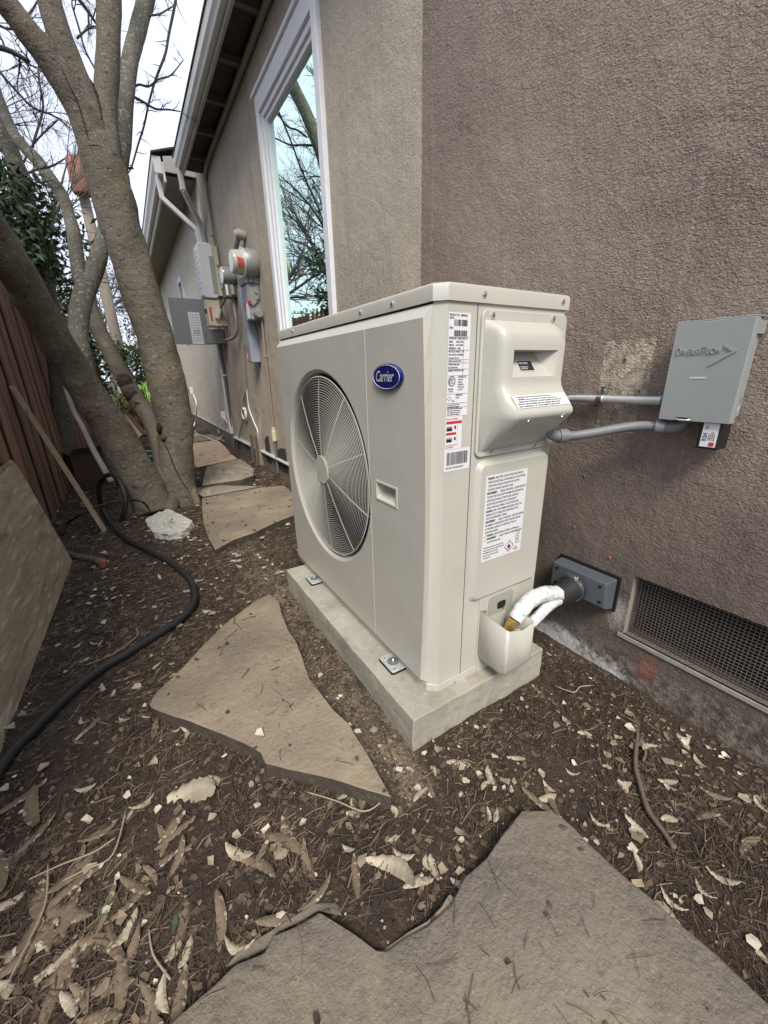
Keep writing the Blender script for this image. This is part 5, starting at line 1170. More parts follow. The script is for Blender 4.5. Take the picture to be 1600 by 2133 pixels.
# ================================================================== LEANING BOARDS, PIPE, HOSES
def build_boards():
    # plywood sheet: bottom edge on the soil, leaning back against the fence
    b0 = az(152, 1170, .0); b1 = Vector((-.415, .85, 0)); tA = Vector((-.538, b0.y + .10, .475)); tB = Vector((-.538, .80, .56))
    t0 = ay(24, 957, 2.44); t1 = Vector((-.52, .75, .47))
    t1 = Vector((t0.x, .78, t0.z + .0))
    bm = BM(); d = Vector((-.008, 0, -.004)); c1 = t0 + Vector((.004, .045, -.035))
    prism(bm, [b1, b0, c1, t0, t1], d); o = obj('plywood_sheet', bm, PLY, bevel=.001, seg=1); tag(o, 'weathered grey plywood sheet leaning on the fence at the left edge', 'plywood sheet')
    # lumber stick
    a = az(220, 1108, -.005); e = ax(26, 806, -.53); bm = BM(); dv = (e - a).normalized(); sx = Vector((0, 1, 0)); sx = (sx - dv * sx.dot(dv)).normalized(); sz = dv.cross(sx)
    mt = Matrix((sz, sx, dv)).transposed().to_4x4(); mt.translation = a; box(bm, (-.010, -.019, 0), (.010, .019, (e - a).length), mt)
    o = obj('lumber_stick', bm, LUMBER, bevel=.0015); tag(o, 'long pale wooden stick leaning on the fence beside the hose loops', 'wooden stick')
    # white plastic pipe behind the trunk
    P, rr = limb_pts([(128,775,3.35,6),(150,850,3.35,8),(170,886,3.32,8.5),(188,925,3.3,9),(208,962,3.26,9.5),(232,1003,3.22,10)]); bm = BM(); tube(bm, P, rr, 14, 3, flat=.6); o = obj('white_pipe', bm, PVCW, smooth=60); tag(o, 'bent white plastic strip leaning behind the thick dark trunk', 'plastic pipe')
    # sheet metal scrap
    bm = BM(); q = [ay(206,805,5.6), ay(218,812,5.6), ay(244,866,5.6), ay(236,872,5.6)]; prism(bm, q, (0, .01, 0)); o = obj('white_board', bm, PVCW); tag(o, 'narrow white board leaning on the far red fence', 'board')
    # hoses
    hp_ = [(-60,1700),(0,1600),(30,1560),(60,1530),(130,1460),(200,1400),(262,1362),(330,1320),(380,1285),(400,1262),(405,1238),(395,1208),(360,1175),(310,1147),(262,1122),(232,1092),(214,1062)]
    P = [az(x, y, .016) for x, y in hp_]; 
    lo = [(207,1035,.06), (206,1012,.12), (213,998,.17), (226,989,.20), (240,992,.19), (253,1010,.14), (261,1040,.07), (258,1070,.02), (245,1100,.012)]
    base_y = P[-1].y
    P += [ay(x, y, base_y + d_) for (x, y, z), d_ in zip(lo, (-.02, -.04, -.08, -.14, -.20, -.26, -.30, -.30, -.26))]
    r = [.0125] * 9 + [.0130] * 8 + [.0135] * len(lo)
    bm = BM(); tube(bm, P, r[:len(P)], 14, 6); o = obj('black_hose', bm, RUBBER, smooth=180); tag(o, 'thick black rubber hose snaking across the soil and looping by the tree', 'hose')
    P = [az(128, 1112, .01), az(140, 1090, .03), ay(165, 1074, 2.62), ay(195, 1058, 2.65), ay(235, 1046, 2.7), ay(275, 1042, 2.68), ay(298, 1046, 2.62), az(312, 1062, .0)]
    bm = BM(); tube(bm, P, .0065, 8, 5); o = obj('thin_cable', bm, RUBBER, smooth=180); tag(o, 'thin black cable arching over the hose loops', 'cable')
    # cut branch with a reddish end, lying on the soil
    P = [az(140, 1152, .012), az(165, 1160, .014), az(190, 1164, .014), az(210, 1170, .014)]; bm = BM(); tube(bm, P, [.014, .015, .016, .018], 12, 4, wob=.15, wscale=30); t = obj('cut_branch', bm, TWIGM, smooth=180); tag(t, 'short cut branch with reddish sawn end beside the plywood sheet', 'branch')
    e = P[-1]; dd = (P[-1] - P[-2]).normalized(); bm = BM(); tube(bm, [e, e + dd * .012 + Vector((0, -.006, 0)), e + dd * .022 + Vector((0, -.018, -.002))], [.018, .019, .014], 12, 3, wob=.1, wscale=40); obj('sawn_end', bm, mat('sawn_wood_red', (.36, .13, .07), .8, (.16, .08, .05), 60, .8), t, smooth=60)
build_boards()

# ================================================================== YARD CLUTTER BEHIND THE TREES
def clutter():
    # cardboard box against the fence
    t = thing('cardboard_box', 'dark cardboard box against the fence behind the white strip', 'box', (-.4, 4.0, 0))
    bm = BM(); mt = Matrix.Translation((-.42, 3.95, 0)) @ Matrix.Rotation(R(20), 4, 'Z'); box(bm, (-.10, -.10, 0), (.12, .12, .26), mt); obj('carton', bm, mat('old_cardboard', (.10, .06, .04), .9, (.07, .045, .03), 9, .7), t)
    bm = BM(); prism(bm, [mt @ Vector(v) for v in ((-.10, -.10, .26), (.12, -.10, .26), (.13, -.19, .31), (-.09, -.19, .31))], (0, 0, .004)); obj('flap', bm, mat('old_cardboard_light', (.17, .11, .07), .9), t)
    # flattened light cardboard between the stems
    t = thing('flattened_carton', 'pale brown flattened cardboard carton between the two tree stems', 'cardboard', (-.02, 4.9, 0))
    a = [ay(244,872,4.7), ay(262,862,4.9), ay(276,880,4.9), ay(296,905,4.6), ay(277,921,4.5), ay(256,900,4.6)]
    bm = BM(); prism(bm, a, (0, .004, -.004)); obj('panel', bm, CARD, t)
    bm = BM(); prism(bm, [ay(262,862,4.92), ay(268,860,4.95), ay(298,893,4.8), ay(306,905,4.7), ay(294,900,4.65)], (0, .006, -.004)); obj('flap', bm, mat('old_cardboard2', (.12, .075, .045), .9), t)
    bm = BM(); prism(bm, [(-.14, 4.55, 0), (.14, 4.55, 0), (.14, 4.75, 0), (-.14, 4.75, 0)], (0, 0, .17)); obj('carton', bm, mat('dark_carton', (.06, .035, .025), .9), t)
    # green bin
    t = thing('green_bin', 'green plastic bin half hidden behind the tree base', 'bin', (.05, 4.0, 0))
    bm = BM(); x0, x1, y0, y1 = -.055, .13, 3.85, 4.15; h = .17
    for lo, hi in (((x0, y0, .01), (x1, y0 + .01, h)), ((x0, y1 - .01, .01), (x1, y1, h)), ((x0, y0 + .01, .01), (x0 + .01, y1 - .01, h)), ((x1 - .01, y0 + .01, .01), (x1, y1 - .01, h)), ((x0, y0, 0), (x1, y1, .0095))): box(bm, lo, hi)
    obj('bin_body', bm, GREENP, t)
    bm = BM(); 
    for lo, hi in (((x0 - .012, y0 - .012, h), (x1 + .012, y0 + .012, h + .014)), ((x0 - .012, y1 - .012, h), (x1 + .012, y1 + .012, h + .014)), ((x0 - .012, y0 + .0125, h), (x0 + .012, y1 - .0125, h + .014)), ((x1 - .012, y0 + .0125, h), (x1 + .012, y1 - .0125, h + .014))): box(bm, lo, hi)
    obj('rim', bm, mat('green_rim', (.08, .26, .18), .4), t, bevel=.003)
    # scatter of small white and dark junk further off
    for i, (px, py, y, s, m_, lab) in enumerate(((252,812,7.2,.05,PVCW,'white plastic jug lying by the far fence'), (262,826,7.0,.035,PVCW,'small white pot left of the far fence end'), (244,800,7.8,.05,METERD,'dark grey bucket beside the far fence'))):
        t = thing(('plastic_jug', 'small_pot', 'bucket')[i], lab, ('jug', 'pot', 'bucket')[i], (0, 0, 0)); c = ay(px, py, y); c = az(px, py + 8, .0) if False else c
        t.location = (c.x, c.y, 0); zz = c.z
        bm = BM(); tube(bm, [(c.x, y, zz - s), (c.x, y, zz - s * .3), (c.x, y, zz + s * .6), (c.x, y, zz + s)], [s * .8, s * .9, s * .85, s * .3], 14, 3); obj('body', bm, m_, t, smooth=60)
        bm = BM(); cyl(bm, (c.x, y, zz + s), (c.x, y, zz + s * 1.25), s * .28, n=12); obj('cap', bm, METERD, t)
    # pale stone pile the junk rests on
    bm = BM(); 
    c = ay(250, 838, 7.2)
    bm = BM(); ellipsoid(bm, (c.x, 7.2, .12), .22, .4, .26, 3, .35, 2); o = obj('soil_mound', bm, SOIL, smooth=60); tag(o, 'low mound of soil with junk on it by the far fence', 'soil mound')
    shrub('weed_clump', 'yellowish weed clump on the soil mound', 'weed', [(P3(272,845,6.6), (.16,.2,.12), 300)], .03, [(.10,.11,.03),(.16,.15,.05),(.06,.07,.02)], 47, [[P3(272,860,6.6), P3(272,845,6.6)]])
    # green utility table far away
    t = thing('garden_table', 'small green garden table at the end of the side yard', 'table', (.12, 8.0, 0))
    bm = BM(); box(bm, (.05, 7.9, .36), (.30, 8.2, .375)); obj('tabletop', bm, mat('sage_green', (.22, .27, .22), .6), t)
    for (x, y) in ((.06, 7.92), (.28, 7.92), (.06, 8.17), (.28, 8.17)): bm = BM(); box(bm, (x, y, 0), (x + .02, y + .02, .359)); obj('leg', bm, bpy.data.materials['sage_green'], t)
    # orange mat / board at ground
    bm = BM(); prism(bm, [(.02, 6.9, .01), (.30, 6.9, .01), (.30, 7.3, .01), (.02, 7.3, .01)], (0, 0, .02)); o = obj('tan_board', bm, STONE_C); tag(o, 'small tan board lying on the ground behind the tree', 'board')
    # dark timber by the cream wall
    bm = BM(); noisy_box(bm, (.62, 6.5, 0.0), (.86, 6.62, .06), 3, .004); o = obj('timber_offcut', bm, TWIGM); tag(o, 'dark timber offcut on the ground by the cream wall', 'timber')
clutter()

# ================================================================== UTILITY POLE, WIRES
def pole():
    t = thing('utility_pole', 'weathered wooden utility pole with rusty transformer can and wires', 'utility pole', (-.02, 14, 0))
    bm = BM(); tube(bm, [(-.01, 14, 0), (-.005, 14, 3), (0, 14, 5.9)], [.15, .135, .11], 14, 2); obj('pole', bm, POLE, t, smooth=60)
    c = ay(165, 368, 13.75); bm = BM(); tube(bm, [c + Vector((0, 0, -.36)), c + Vector((0, 0, -.33)), c + Vector((0, 0, .32)), c + Vector((0, 0, .36))], [.19, .21, .21, .18], 20); obj('transformer_can', bm, RUST, t, smooth=50)
    bm = BM(); 
    for dx in (-.1, .1): cyl(bm, c + Vector((dx, 0, .36)), c + Vector((dx, 0, .48)), .03, n=8)
    bm.free()
    for dx in (-.1, .1): bm = BM(); cyl(bm, c + Vector((dx, 0, .36)), c + Vector((dx, 0, .50)), .03, n=8); obj('bushing', bm, METERG, t)
    for i, (a, b, sag, rr) in enumerate((((-9, 14, 5.0), (7, 14.4, 4.2), .35, .012), ((-9, 14, 4.2), (7, 15, 4.6), .4, .012), ((-9, 14, 3.4), (7, 14.6, 3.5), .3, .018), ((-6, 7.5, 3.1), (9, 13, 4.2), .3, .008), ((-12, 10.5, 2.9), (0, 14, 2.7), .2, .014))):
        a = Vector(a); b = Vector(b); P = [a + (b - a) * (k / 14) - Vector((0, 0, sag * 4 * (k / 14) * (1 - k / 14))) for k in range(15)]
        bm = BM(); tube(bm, P, rr, 5, caps=False); obj('wire', bm, METERD, t)
pole()

#PART3
# ================================================================== METERS AND WALL BOXES
def bx(name, lo, hi, m_, parent, bevel=.003):
    bm = BM(); box(bm, lo, hi); return obj(name, bm, m_, parent, bevel=bevel)
def pipe(name, pts, r, m_, parent=None, k=4, n=10):
    bm = BM(); tube(bm, pts, r, n, k); return obj(name, bm, m_, parent, smooth=60)
def disc_stack(name, prof, y, z, m_, parent, n=28):
    """prof: (x, r) list, axis along x"""
    bm = BM(); tube(bm, [(x, y, z) for x, r in prof], [r for x, r in prof], n); return obj(name, bm, m_, parent, smooth=40)
def meters():
    # upper electric meter with its switch box
    t = thing('electric_meter', 'larger round electric meter with red label, upper one on the tan wall', 'electric meter', (.95, 3.25, 1.55))
    disc_stack('meter_socket', [(.958, .080), (.93, .090), (.865, .090), (.858, .086)], 3.25, 1.55, METERG, t)
    disc_stack('ring', [(.862, .093), (.850, .093)], 3.25, 1.55, STEEL, t)
    d = disc_stack('glass_dome', [(.850, .078), (.80, .076), (.785, .072), (.78, .060)], 3.25, 1.55, DOME, t)
    disc_stack('dial_face', [(.7795, .060), (.779, .060)], 3.25, 1.55, FACEW, t)
    bm = BM(); P = []
    for i in range(9):
        a = R(238 + 50 * i / 8) ; P.append((math.cos(a), math.sin(a)))
    for i in range(8):
        (c0, s0), (c1, s1) = P[i], P[i + 1]; r = .0795
        quad(bm, (.845, 3.25 + r * s0, 1.55 + r * c0 * -1 * 0 + r * (-.35 + .7 * i / 8)), (.80, 3.25 + r * s0, 1.55 + r * (-.35 + .7 * i / 8)), (.80, 3.25 + r * s1, 1.55 + r * (-.35 + .7 * (i + 1) / 8)), (.845, 3.25 + r * s1, 1.55 + r * (-.35 + .7 * (i + 1) / 8)))
    bm.free(); bm = BM(); n_ = 8
    for i in range(n_):
        a0, a1 = R(-28 + 56 * i / n_), R(-28 + 56 * (i + 1) / n_); r = .0793
        p = lambda x, a: (x, 3.25 - r * math.cos(a), 1.55 + r * math.sin(a) - .01)
        quad(bm, p(.848, a0), p(.806, a0), p(.806, a1), p(.848, a1))
    obj('red_label', bm, mat('label_red', (.33, .05, .04), .5), t)
    cyl_b = BM(); cyl(cyl_b, (.90, 3.25, 1.465), (.90, 3.25, 1.43), .022, n=12); obj('nipple', cyl_b, METERD, t)
    # switch box
    s = thing('switch_box', 'grey metal switch box with lever and round knob under the electric meter', 'switch box', (.93, 3.32, 1.33))
    bx('enclosure', (.868, 3.255, 1.19), (.958, 3.40, 1.425), METERG, s); bx('hood', (.855, 3.245, 1.4255), (.958, 3.41, 1.475), METERG, s)
    bm = BM(); prism(bm, [(.867, 3.39, 1.40), (.867, 3.30, 1.40), (.867, 3.285, 1.34), (.867, 3.32, 1.31), (.867, 3.39, 1.30)], (-.015, 0, 0)); bm.free()
    bm = BM(); prism(bm, [(.878, 3.2545, 1.40), (.935, 3.2545, 1.40), (.945, 3.2545, 1.35), (.93, 3.2545, 1.31), (.90, 3.2545, 1.28), (.878, 3.2545, 1.29)], (0, -.014, 0)); obj('lever_plate', bm, METERG, s, bevel=.002)
    bm = BM(); tube(bm, [(.915, 3.24, 1.365), (.935, 3.238, 1.36), (.94, 3.238, 1.335), (.92, 3.24, 1.32)], .005, 8, 3); obj('lever', bm, METERD, s)
    bm = BM(); cyl(bm, (.872, 3.2535, 1.30), (.872, 3.235, 1.30), .012, n=12); obj('seal_tag', bm, mat('tag_red', (.4, .02, .02), .4), s)
    bx('sticker', (.8665, 3.262, 1.20), (.8678, 3.33, 1.30), WHITE_STK, s, 0); bx('red_sticker', (.8665, 3.335, 1.27), (.8678, 3.39, 1.31), REDINK, s, 0)
    bm = BM(); tube(bm, [(.92, 3.255, 1.225), (.92, 3.205, 1.225)], [.030, .030], 20); tube(bm, [(.92, 3.2045, 1.225), (.92, 3.196, 1.225)], [.027, .024], 20); obj('knob', bm, METERG, s, smooth=40)
    # long bluish trough
    t = thing('wireway', 'long narrow bluish metal wireway on the tan wall with red stickers', 'wireway', (.93, 3.5, 1.2))
    bx('channel', (.885, 3.44, .90), (.958, 3.545, 1.60), BLUEG, t); bx('cover', (.8805, 3.436, .905), (.8845, 3.549, 1.60), BLUEG, t, .001)
    bx('sticker', (.8795, 3.47, 1.11), (.8803, 3.50, 1.16), REDINK, t, 0); bx('sticker', (.8795, 3.50, .93), (.8803, 3.525, 1.02), REDINK, t, 0); bx('sticker', (.8793, 3.526, .93), (.8803, 3.545, .975), WHITE_STK, t, 0)
    # lower meter
    t = thing('electric_meter', 'smaller round electric meter with pale face, lower one beside the wireway', 'electric meter', (.93, 3.70, 1.54))
    disc_stack('meter_socket', [(.90, .062), (.885, .070), (.872, .070)], 3.64, 1.54, METERD, t); bx('bracket', (.9005, 3.60, 1.47), (.958, 3.70, 1.61), BLUEG, t)
    disc_stack('glass_dome', [(.872, .060), (.80, .060), (.790, .057)], 3.64, 1.54, mat('meter_glass_grey', (.20, .205, .20), .2, coat=.4), t); disc_stack('dial_face', [(.7895, .055), (.788, .054)], 3.64, 1.54, FACEW, t)
    # elbow and bent conduit above
    t = thing('painted_conduit', 'tan painted conduit with round elbow box above the meters', 'conduit', (.93, 3.48, 1.78))
    bm = BM(); tube(bm, [(.958, 3.47, 1.775), (.91, 3.47, 1.785), (.895, 3.48, 1.78)], [.034, .034, .028], 16); obj('elbow_box', bm, TANP, t, smooth=50)
    pipe('pipe', [(.915, 3.49, 1.765), (.915, 3.60, 1.73), (.915, 3.76, 1.71), (.915, 3.86, 1.66), (.915, 3.88, 1.56), (.915, 3.88, 1.45)], .017, TANP, t)
    pipe('pipe', [(.94, 3.50, 1.72), (.94, 3.56, 1.66)], .010, WHITEP, t, 0)
    # dark grey disconnect
    t = thing('dark_disconnect', 'dark grey sloped electrical box between the white cabinet and the meters', 'electrical box', (.93, 3.98, 1.55))
    bm = BM(); prism(bm, [(.958, 3.92, 1.44), (.868, 3.92, 1.44), (.855, 3.92, 1.58), (.875, 3.92, 1.64), (.958, 3.92, 1.65)], (0, .14, 0)); obj('enclosure', bm, METERD, t, bevel=.004)
    bx('handle', (.842, 3.95, 1.50), (.856, 3.99, 1.62), METERG, t); bx('sticker', (.866, 3.9195, 1.45), (.885, 3.9188, 1.56), WHITE_STK, t, 0)
    pipe('pipe', [(.93, 3.97, 1.44), (.93, 3.97, 1.22), (.925, 4.0, 1.16), (.915, 4.10, 1.13), (.905, 4.36, 1.13)], .013, TANP, t)
    # white and cream telecom cabinet
    t = thing('telecom_cabinet', 'tall white rounded telecom cabinet with printed label and cream back', 'cabinet', (.90, 4.5, 1.7))
    bm = BM(); fl = rrect(.768, .9045, 1.495, 1.945, .035, 5); prism(bm, [(u, 4.40, v) for u, v in fl], (0, .19, 0)); c = obj('cover', bm, WHITEP, t, bevel=.010, seg=3)
    bx('back_box', (.905, 4.41, 1.52), (.957, 4.60, 1.93), CREAM, t)
    for i in range(8): bx('rib', (.7665, 4.42, 1.58 + .042 * i), (.768, 4.57, 1.586 + .042 * i), METERG, c, 0)
    bx('label_sheet', (.862, 4.3985, 1.53), (.900, 4.3995, 1.84), LABELG, c, 0)
    for z in (1.62, 1.69, 1.77): bm = BM(); cyl(bm, (.935, 4.4095, z), (.935, 4.405, z), .011, n=12); obj('knockout', bm, METERD, t)
    # lower cream box
    t = thing('cream_terminal_box', 'cream plastic terminal box with red marking under the white cabinet', 'terminal box', (.88, 4.5, 1.38))
    bx('housing', (.782, 4.42, 1.255), (.905, 4.56, 1.49), CREAM, t, .012); bx('side_box', (.9055, 4.43, 1.26), (.957, 4.56, 1.40), TANP, t)
    bx('red_mark', (.803, 4.4188, 1.30), (.820, 4.4196, 1.42), REDINK, t, 0); bx('latch', (.768, 4.45, 1.37), (.7815, 4.48, 1.41), BLACK, t)
    bm = BM(); mt = Matrix.Translation((.875, 4.395, 1.37)) @ Matrix.Rotation(R(22), 4, 'Y'); box(bm, (-.016, -.02, -.055), (.016, .02, .055), mt); obj('connector', bm, STEEL, t, bevel=.004)
    pipe('conduit_stub', [(.897, 4.39, 1.415), (.915, 4.2, 1.47), (.925, 4.05, 1.52)], .013, TANP, t)
    # open grey door with label
    t = thing('open_panel', 'open grey metal panel door with white label sheet, swung out from the wall', 'electrical panel', (.93, 4.85, 1.3))
    bx('door', (.505, 4.845, 1.118), (.845, 4.853, 1.548), mat('panel_grey', (.215, .225, .235), .45), t, .001); bx('enclosure', (.80, 4.66, 1.12), (.957, 4.84, 1.255), METERG, t)
    s = bx('label_sheet', (.665, 4.8435, 1.125), (.775, 4.8445, 1.425), WHITE_STK, t, 0)
    bm = BM()
    rnd = random.Random(2)
    for i in range(11):
        z = 1.40 - i * .0245
        if i in (6, 7): 
            for q in range(5): box(bm, (.69 + q * .014, 4.8428, z - .012), (.70 + q * .014, 4.8434, z + .006))
        else:
            xx = .675
            while xx < .762: wd = rnd.uniform(.006, .02); box(bm, (xx, 4.8428, z - .004), (min(xx + wd, .766), 4.8434, z + .003)); xx += wd + .004
    obj('label_print', bm, LABELG, s); bm = BM(); cyl(bm, (.62, 4.849, 1.118), (.62, 4.849, 1.105), .006, n=8); obj('latch_pin', bm, METERD, t)
    # conduits down to the ground
    t = thing('grey_conduit', 'grey vertical conduit running down from the open panel beside the downspout', 'conduit', (.93, 4.86, .6))
    pipe('pipe', [(.925, 4.80, 1.119), (.935, 4.86, .9), (.935, 4.90, .5), (.935, 4.93, .0)], .014, METERD, t, 3); bx('strap', (.915, 4.855, .80), (.957, 4.89, .815), STEEL, t, .001)
    t = thing('gas_pipe', 'thin tan painted pipe dropping from the round knob to a pale fitting', 'pipe', (.945, 3.24, .8))
    pipe('pipe', [(.943, 3.235, 1.19), (.945, 3.25, .9), (.945, 3.25, .39)], .008, CABT, t, 3)
    bm = BM(); tube(bm, [(.940, 3.25, .40), (.940, 3.25, .375), (.940, 3.25, .370), (.940, 3.25, .29)], [.014, .014, .021, .021], 10); obj('fitting', bm, CREAM, t, smooth=40); pipe('riser', [(.940, 3.25, .29), (.940, 3.25, .02)], .010, METERD, t, 0); bx('strap', (.930, 3.238, .93), (.957, 3.262, .94), TANP, t, .001)
    # horizontal white conduit low on the wall
    a = ax(488, 911, .940); b = ax(597, 966, .940); c = b + (b - a).normalized() * .9; t = pipe('low_conduit', [a, b, c], .0125, PVCW); tag(t, 'white conduit running level along the foundation of the tan wall', 'conduit')
    # stucco sleeve, stakes
    bm = BM(); tube(bm, [ax(541, 868, .955), ax(543, 900, .95), ax(546, 978, .94)], [.006, .024, .030], 12, 2, wob=.1); obj('stucco_sleeve', bm, TANP, house, smooth=60)
    for i, (p, q) in enumerate((((522, 905), (531, 972)), ((531, 909), (539, 974)))):
        bm = BM(); a = ax(*p, .915 - .01 * i); b = ax(*q, .915 - .01 * i); b.z = -.02; tube(bm, [a, b], [.016, .018], 5); o = obj('wooden_stake', bm, LUMBER if False else TWIGM); tag(o, ('left', 'right')[i] + ' one of two short dark wooden stakes against the foundation', 'stake', 'stakes by the wall')
    # coiled white cable
    t = thing('coiled_cable', 'coil of white cable with red ties hanging on the tan wall', 'cable', tuple(ax(510, 862, .945)))
    cc = ax(510, 862, .945)
    for j in range(3):
        r = .050 - .004 * j; bm = BM(); tube(bm, [(cc.x - .006 * j, cc.y + r * 1.55 * math.cos(2 * math.pi * i / 26), cc.z + r * 1.25 * math.sin(2 * math.pi * i / 26)) for i in range(27)], .006, 6, caps=False); obj('coil_loop', bm, CABW, t, smooth=180)
    for (dy, dz) in ((-.055, .035), (.06, -.03)): bm = BM(); ellipsoid(bm, (cc.x - .005, cc.y + dy, cc.z + dz), .013, .012, .012, 1); obj('tie', bm, REDINK, t)
    pipe('lead', [ax(x, y, .948) for x, y in ((524, 700), (518, 712), (509, 722), (510, 745), (513, 790), (514, 812))], .0045, CABT, t, 3, 6)
    pipe('lead', [ax(x, y, .945) for x, y in ((514, 812), (517, 840), (521, 858), (530, 882), (538, 905), (540, 970))], .006, CABW, t, 3, 6)
    pipe('lead', [ax(x, y, .948) for x, y in ((514, 814), (508, 832), (509, 850), (505, 880), (499, 905), (496, 950))], .005, METERD, t, 3, 6)
    # white timer / plug with loops of cord, far outlet
    t = thing('plug_adapter', 'white plug adapter with loops of white cord at the foot of the downspout', 'plug', tuple(ax(466, 868, .93)))
    c = ax(465, 866, .93); bx('housing', (c.x - .03, c.y - .03, c.z - .03), (c.x + .028, c.y + .03, c.z + .05), WHITEP, t, .006)
    pipe('cord', [ax(x, y, .925) for x, y in ((463, 872), (456, 878), (454, 893), (456, 902))], .005, CABW, t, 3, 6); pipe('cord', [ax(x, y, .925) for x, y in ((466, 870), (473, 880), (468, 897), (462, 912), (452, 918))], .005, CABW, t, 3, 6)
    pipe('cord', [az(x, y, .045) for x, y in ((465, 905), (455, 917), (440, 916), (425, 908), (412, 904), (403, 894))], .007, CABW, t, 3, 6)
    t = thing('wall_outlet', 'white weatherproof outlet with hanging cord, far along the cream wall', 'outlet', (.95, 7.9, .56))
    bx('outlet_box', (.90, 7.85, .52), (.957, 7.97, .63), WHITEP, t, .006); bx('cover_flap', (.895, 7.90, .53), (.8995, 7.95, .60), BLACK, t, .001)
    pipe('cord', [ax(403, 822, .90), ax(409, 840, .90), ax(410, 858, .9), ax(406, 880, .88), az(402, 892, .02)], .010, CABW, t, 3, 6)
meters()

# ================================================================== LITTER, PODS, TWIGS
def inpoly(x, y, P):
    c = False; j = len(P) - 1
    for i in range(len(P)):
        if (P[i][1] > y) != (P[j][1] > y) and x < (P[j][0] - P[i][0]) * (y - P[i][1]) / (P[j][1] - P[i][1]) + P[i][0]: c = not c
        j = i
    return c
STONES = []
for o in bpy.data.objects:
    if o.name.startswith('flagstone') or o.name == 'rock':
        me = o.data; f = [v.co for v in me.vertices]; zt = max(v.z for v in f)
        n_ = len([v for v in f]) // 4
        STONES.append(([(f[i].x, f[i].y) for i in range(n_)], zt))
def surf(x, y):
    """height of what lies at x, y (None under the pad or in the wall)"""
    if .380 < x < .828 and .53 < y < 1.395: return None, 0
    if x > .95: return None, 0
    for P, zt in STONES:
        if inpoly(x, y, P): return zt, 1
    return gz(x, y), 0
def litter():
    rnd = random.Random(77)
    def new():
        bm = BM(); return bm, bm.loops.layers.float_color.new('Col')
    def paint(f, cl, c, k=None):
        k = k or rnd.uniform(.75, 1.2)
        for l in f.loops: l[cl] = (c[0] * k, c[1] * k, c[2] * k, 1)
    def where(n, xr, yr, keep=None):
        for _ in range(n):
            x = rnd.uniform(*xr); y = yr[0] + (yr[1] - yr[0]) * rnd.random() ** 1.6; z, st = surf(x, y)
            if z is None: continue
            if st and rnd.random() > .018: continue
            if keep and rnd.random() > keep(x, y): continue
            yield x, y, z + .001, st
    def finish(bm, name, lab, cat):
        me = bpy.data.meshes.new(name); bm.to_mesh(me); bm.free(); me.materials.append(LITTER); o = bpy.data.objects.new(name, me); COL.objects.link(o); tag(o, lab, cat, kind='stuff')
    cluster = lambda s, a, b: (lambda x, y: max(.04, min(1, (noise.noise(Vector((x * s, y * s, 9))) + a) * b)))
    # needles and fine stalks
    bm, cl = new(); cols = [(.065, .042, .027), (.042, .028, .019), (.095, .064, .040), (.028, .020, .014), (.17, .125, .08), (.08, .056, .036)]
    for x, y, z, st in where(80000, (-.75, .95), (-.08, 4.5), cluster(5, .45, 1.6)):
        a = rnd.gauss(.9, 1.1); L_ = rnd.uniform(.008, .038) * (1.3 if y < 1 else 1.6); w_ = rnd.uniform(.0003, .0007) * (1 + y * .6); b_ = rnd.uniform(-.35, .35)
        d = Vector((math.cos(a), math.sin(a), 0)); s = Vector((-d.y, d.x, 0)) * w_; h = rnd.uniform(0, .008); p = Vector((x, y, z + .0005)); q = p + d * L_ * .5 + Vector((-d.y, d.x, 0)) * b_ * L_ * .3 + Vector((0, 0, h * rnd.random())); r_ = p + d * L_ + Vector((0, 0, h * rnd.random() * .6)); c = rnd.choice(cols)
        for (u, v) in ((p, q), (q, r_)): paint(bm.faces.new([bm.verts.new(u - s), bm.verts.new(v - s), bm.verts.new(v + s + Vector((0, 0, w_))), bm.verts.new(u + s + Vector((0, 0, w_)))]), cl, c, 1)
    finish(bm, 'fallen_needles', 'thin brown needles and stalks strewn over the soil', 'needles')
    # brown leaf and bark flakes
    def flake(bm, cl, x, y, z, s, c, curl=.4, el=1.6):
        n_ = rnd.choice((4, 5, 6)); a0 = rnd.uniform(0, 6.28); tilt = Vector((rnd.uniform(-1, 1), rnd.uniform(-1, 1), 0)) * curl; d = rnd.uniform(0, 3.14); ca, sa = math.cos(d), math.sin(d)
        vs = []
        for i in range(n_):
            a = a0 + 2 * math.pi * (i + rnd.uniform(-.3, .3)) / n_; r = s * rnd.uniform(.6, 1); u, v = r * math.cos(a) * el, r * math.sin(a)
            px, py = u * ca - v * sa, u * sa + v * ca; vs.append(bm.verts.new((x + px, y + py, z + abs(px * tilt.x + py * tilt.y) + .0006)))
        c0 = bm.verts.new((x, y, z + s * curl * rnd.uniform(-.1, .5) + .0012)); k = rnd.uniform(.7, 1.2)
        for i in range(n_): paint(bm.faces.new((vs[i], vs[(i + 1) % n_], c0)), cl, c, k)
    bm, cl = new(); cols = [(.08, .055, .036), (.052, .035, .024), (.115, .080, .053), (.17, .125, .082), (.04, .027, .019), (.095, .068, .046)]
    for x, y, z, st in where(26000, (-.75, .95), (-.08, 4.8), cluster(4, .5, 1.4)): flake(bm, cl, x, y, z, rnd.uniform(.002, .0065) * (1 + .4 * y), rnd.choice(cols))
    finish(bm, 'leaf_litter', 'small brown leaf and bark flakes covering the soil', 'leaf litter')
    # pale pod fragments
    def light(x, y):
        k = cluster(6, .15, 1.5)(x, y) * .55
        if .25 < x < .95 and .15 < y < .62: k += .45
        if .0 < x < .42 and 1.5 < y < 2.4: k += .55
        if x < .25 and y < 1.2: k += .15
        return min(1, k)
    bm, cl = new(); cols = [(.38, .32, .24), (.45, .395, .31), (.29, .235, .165), (.50, .45, .37), (.22, .17, .115)]
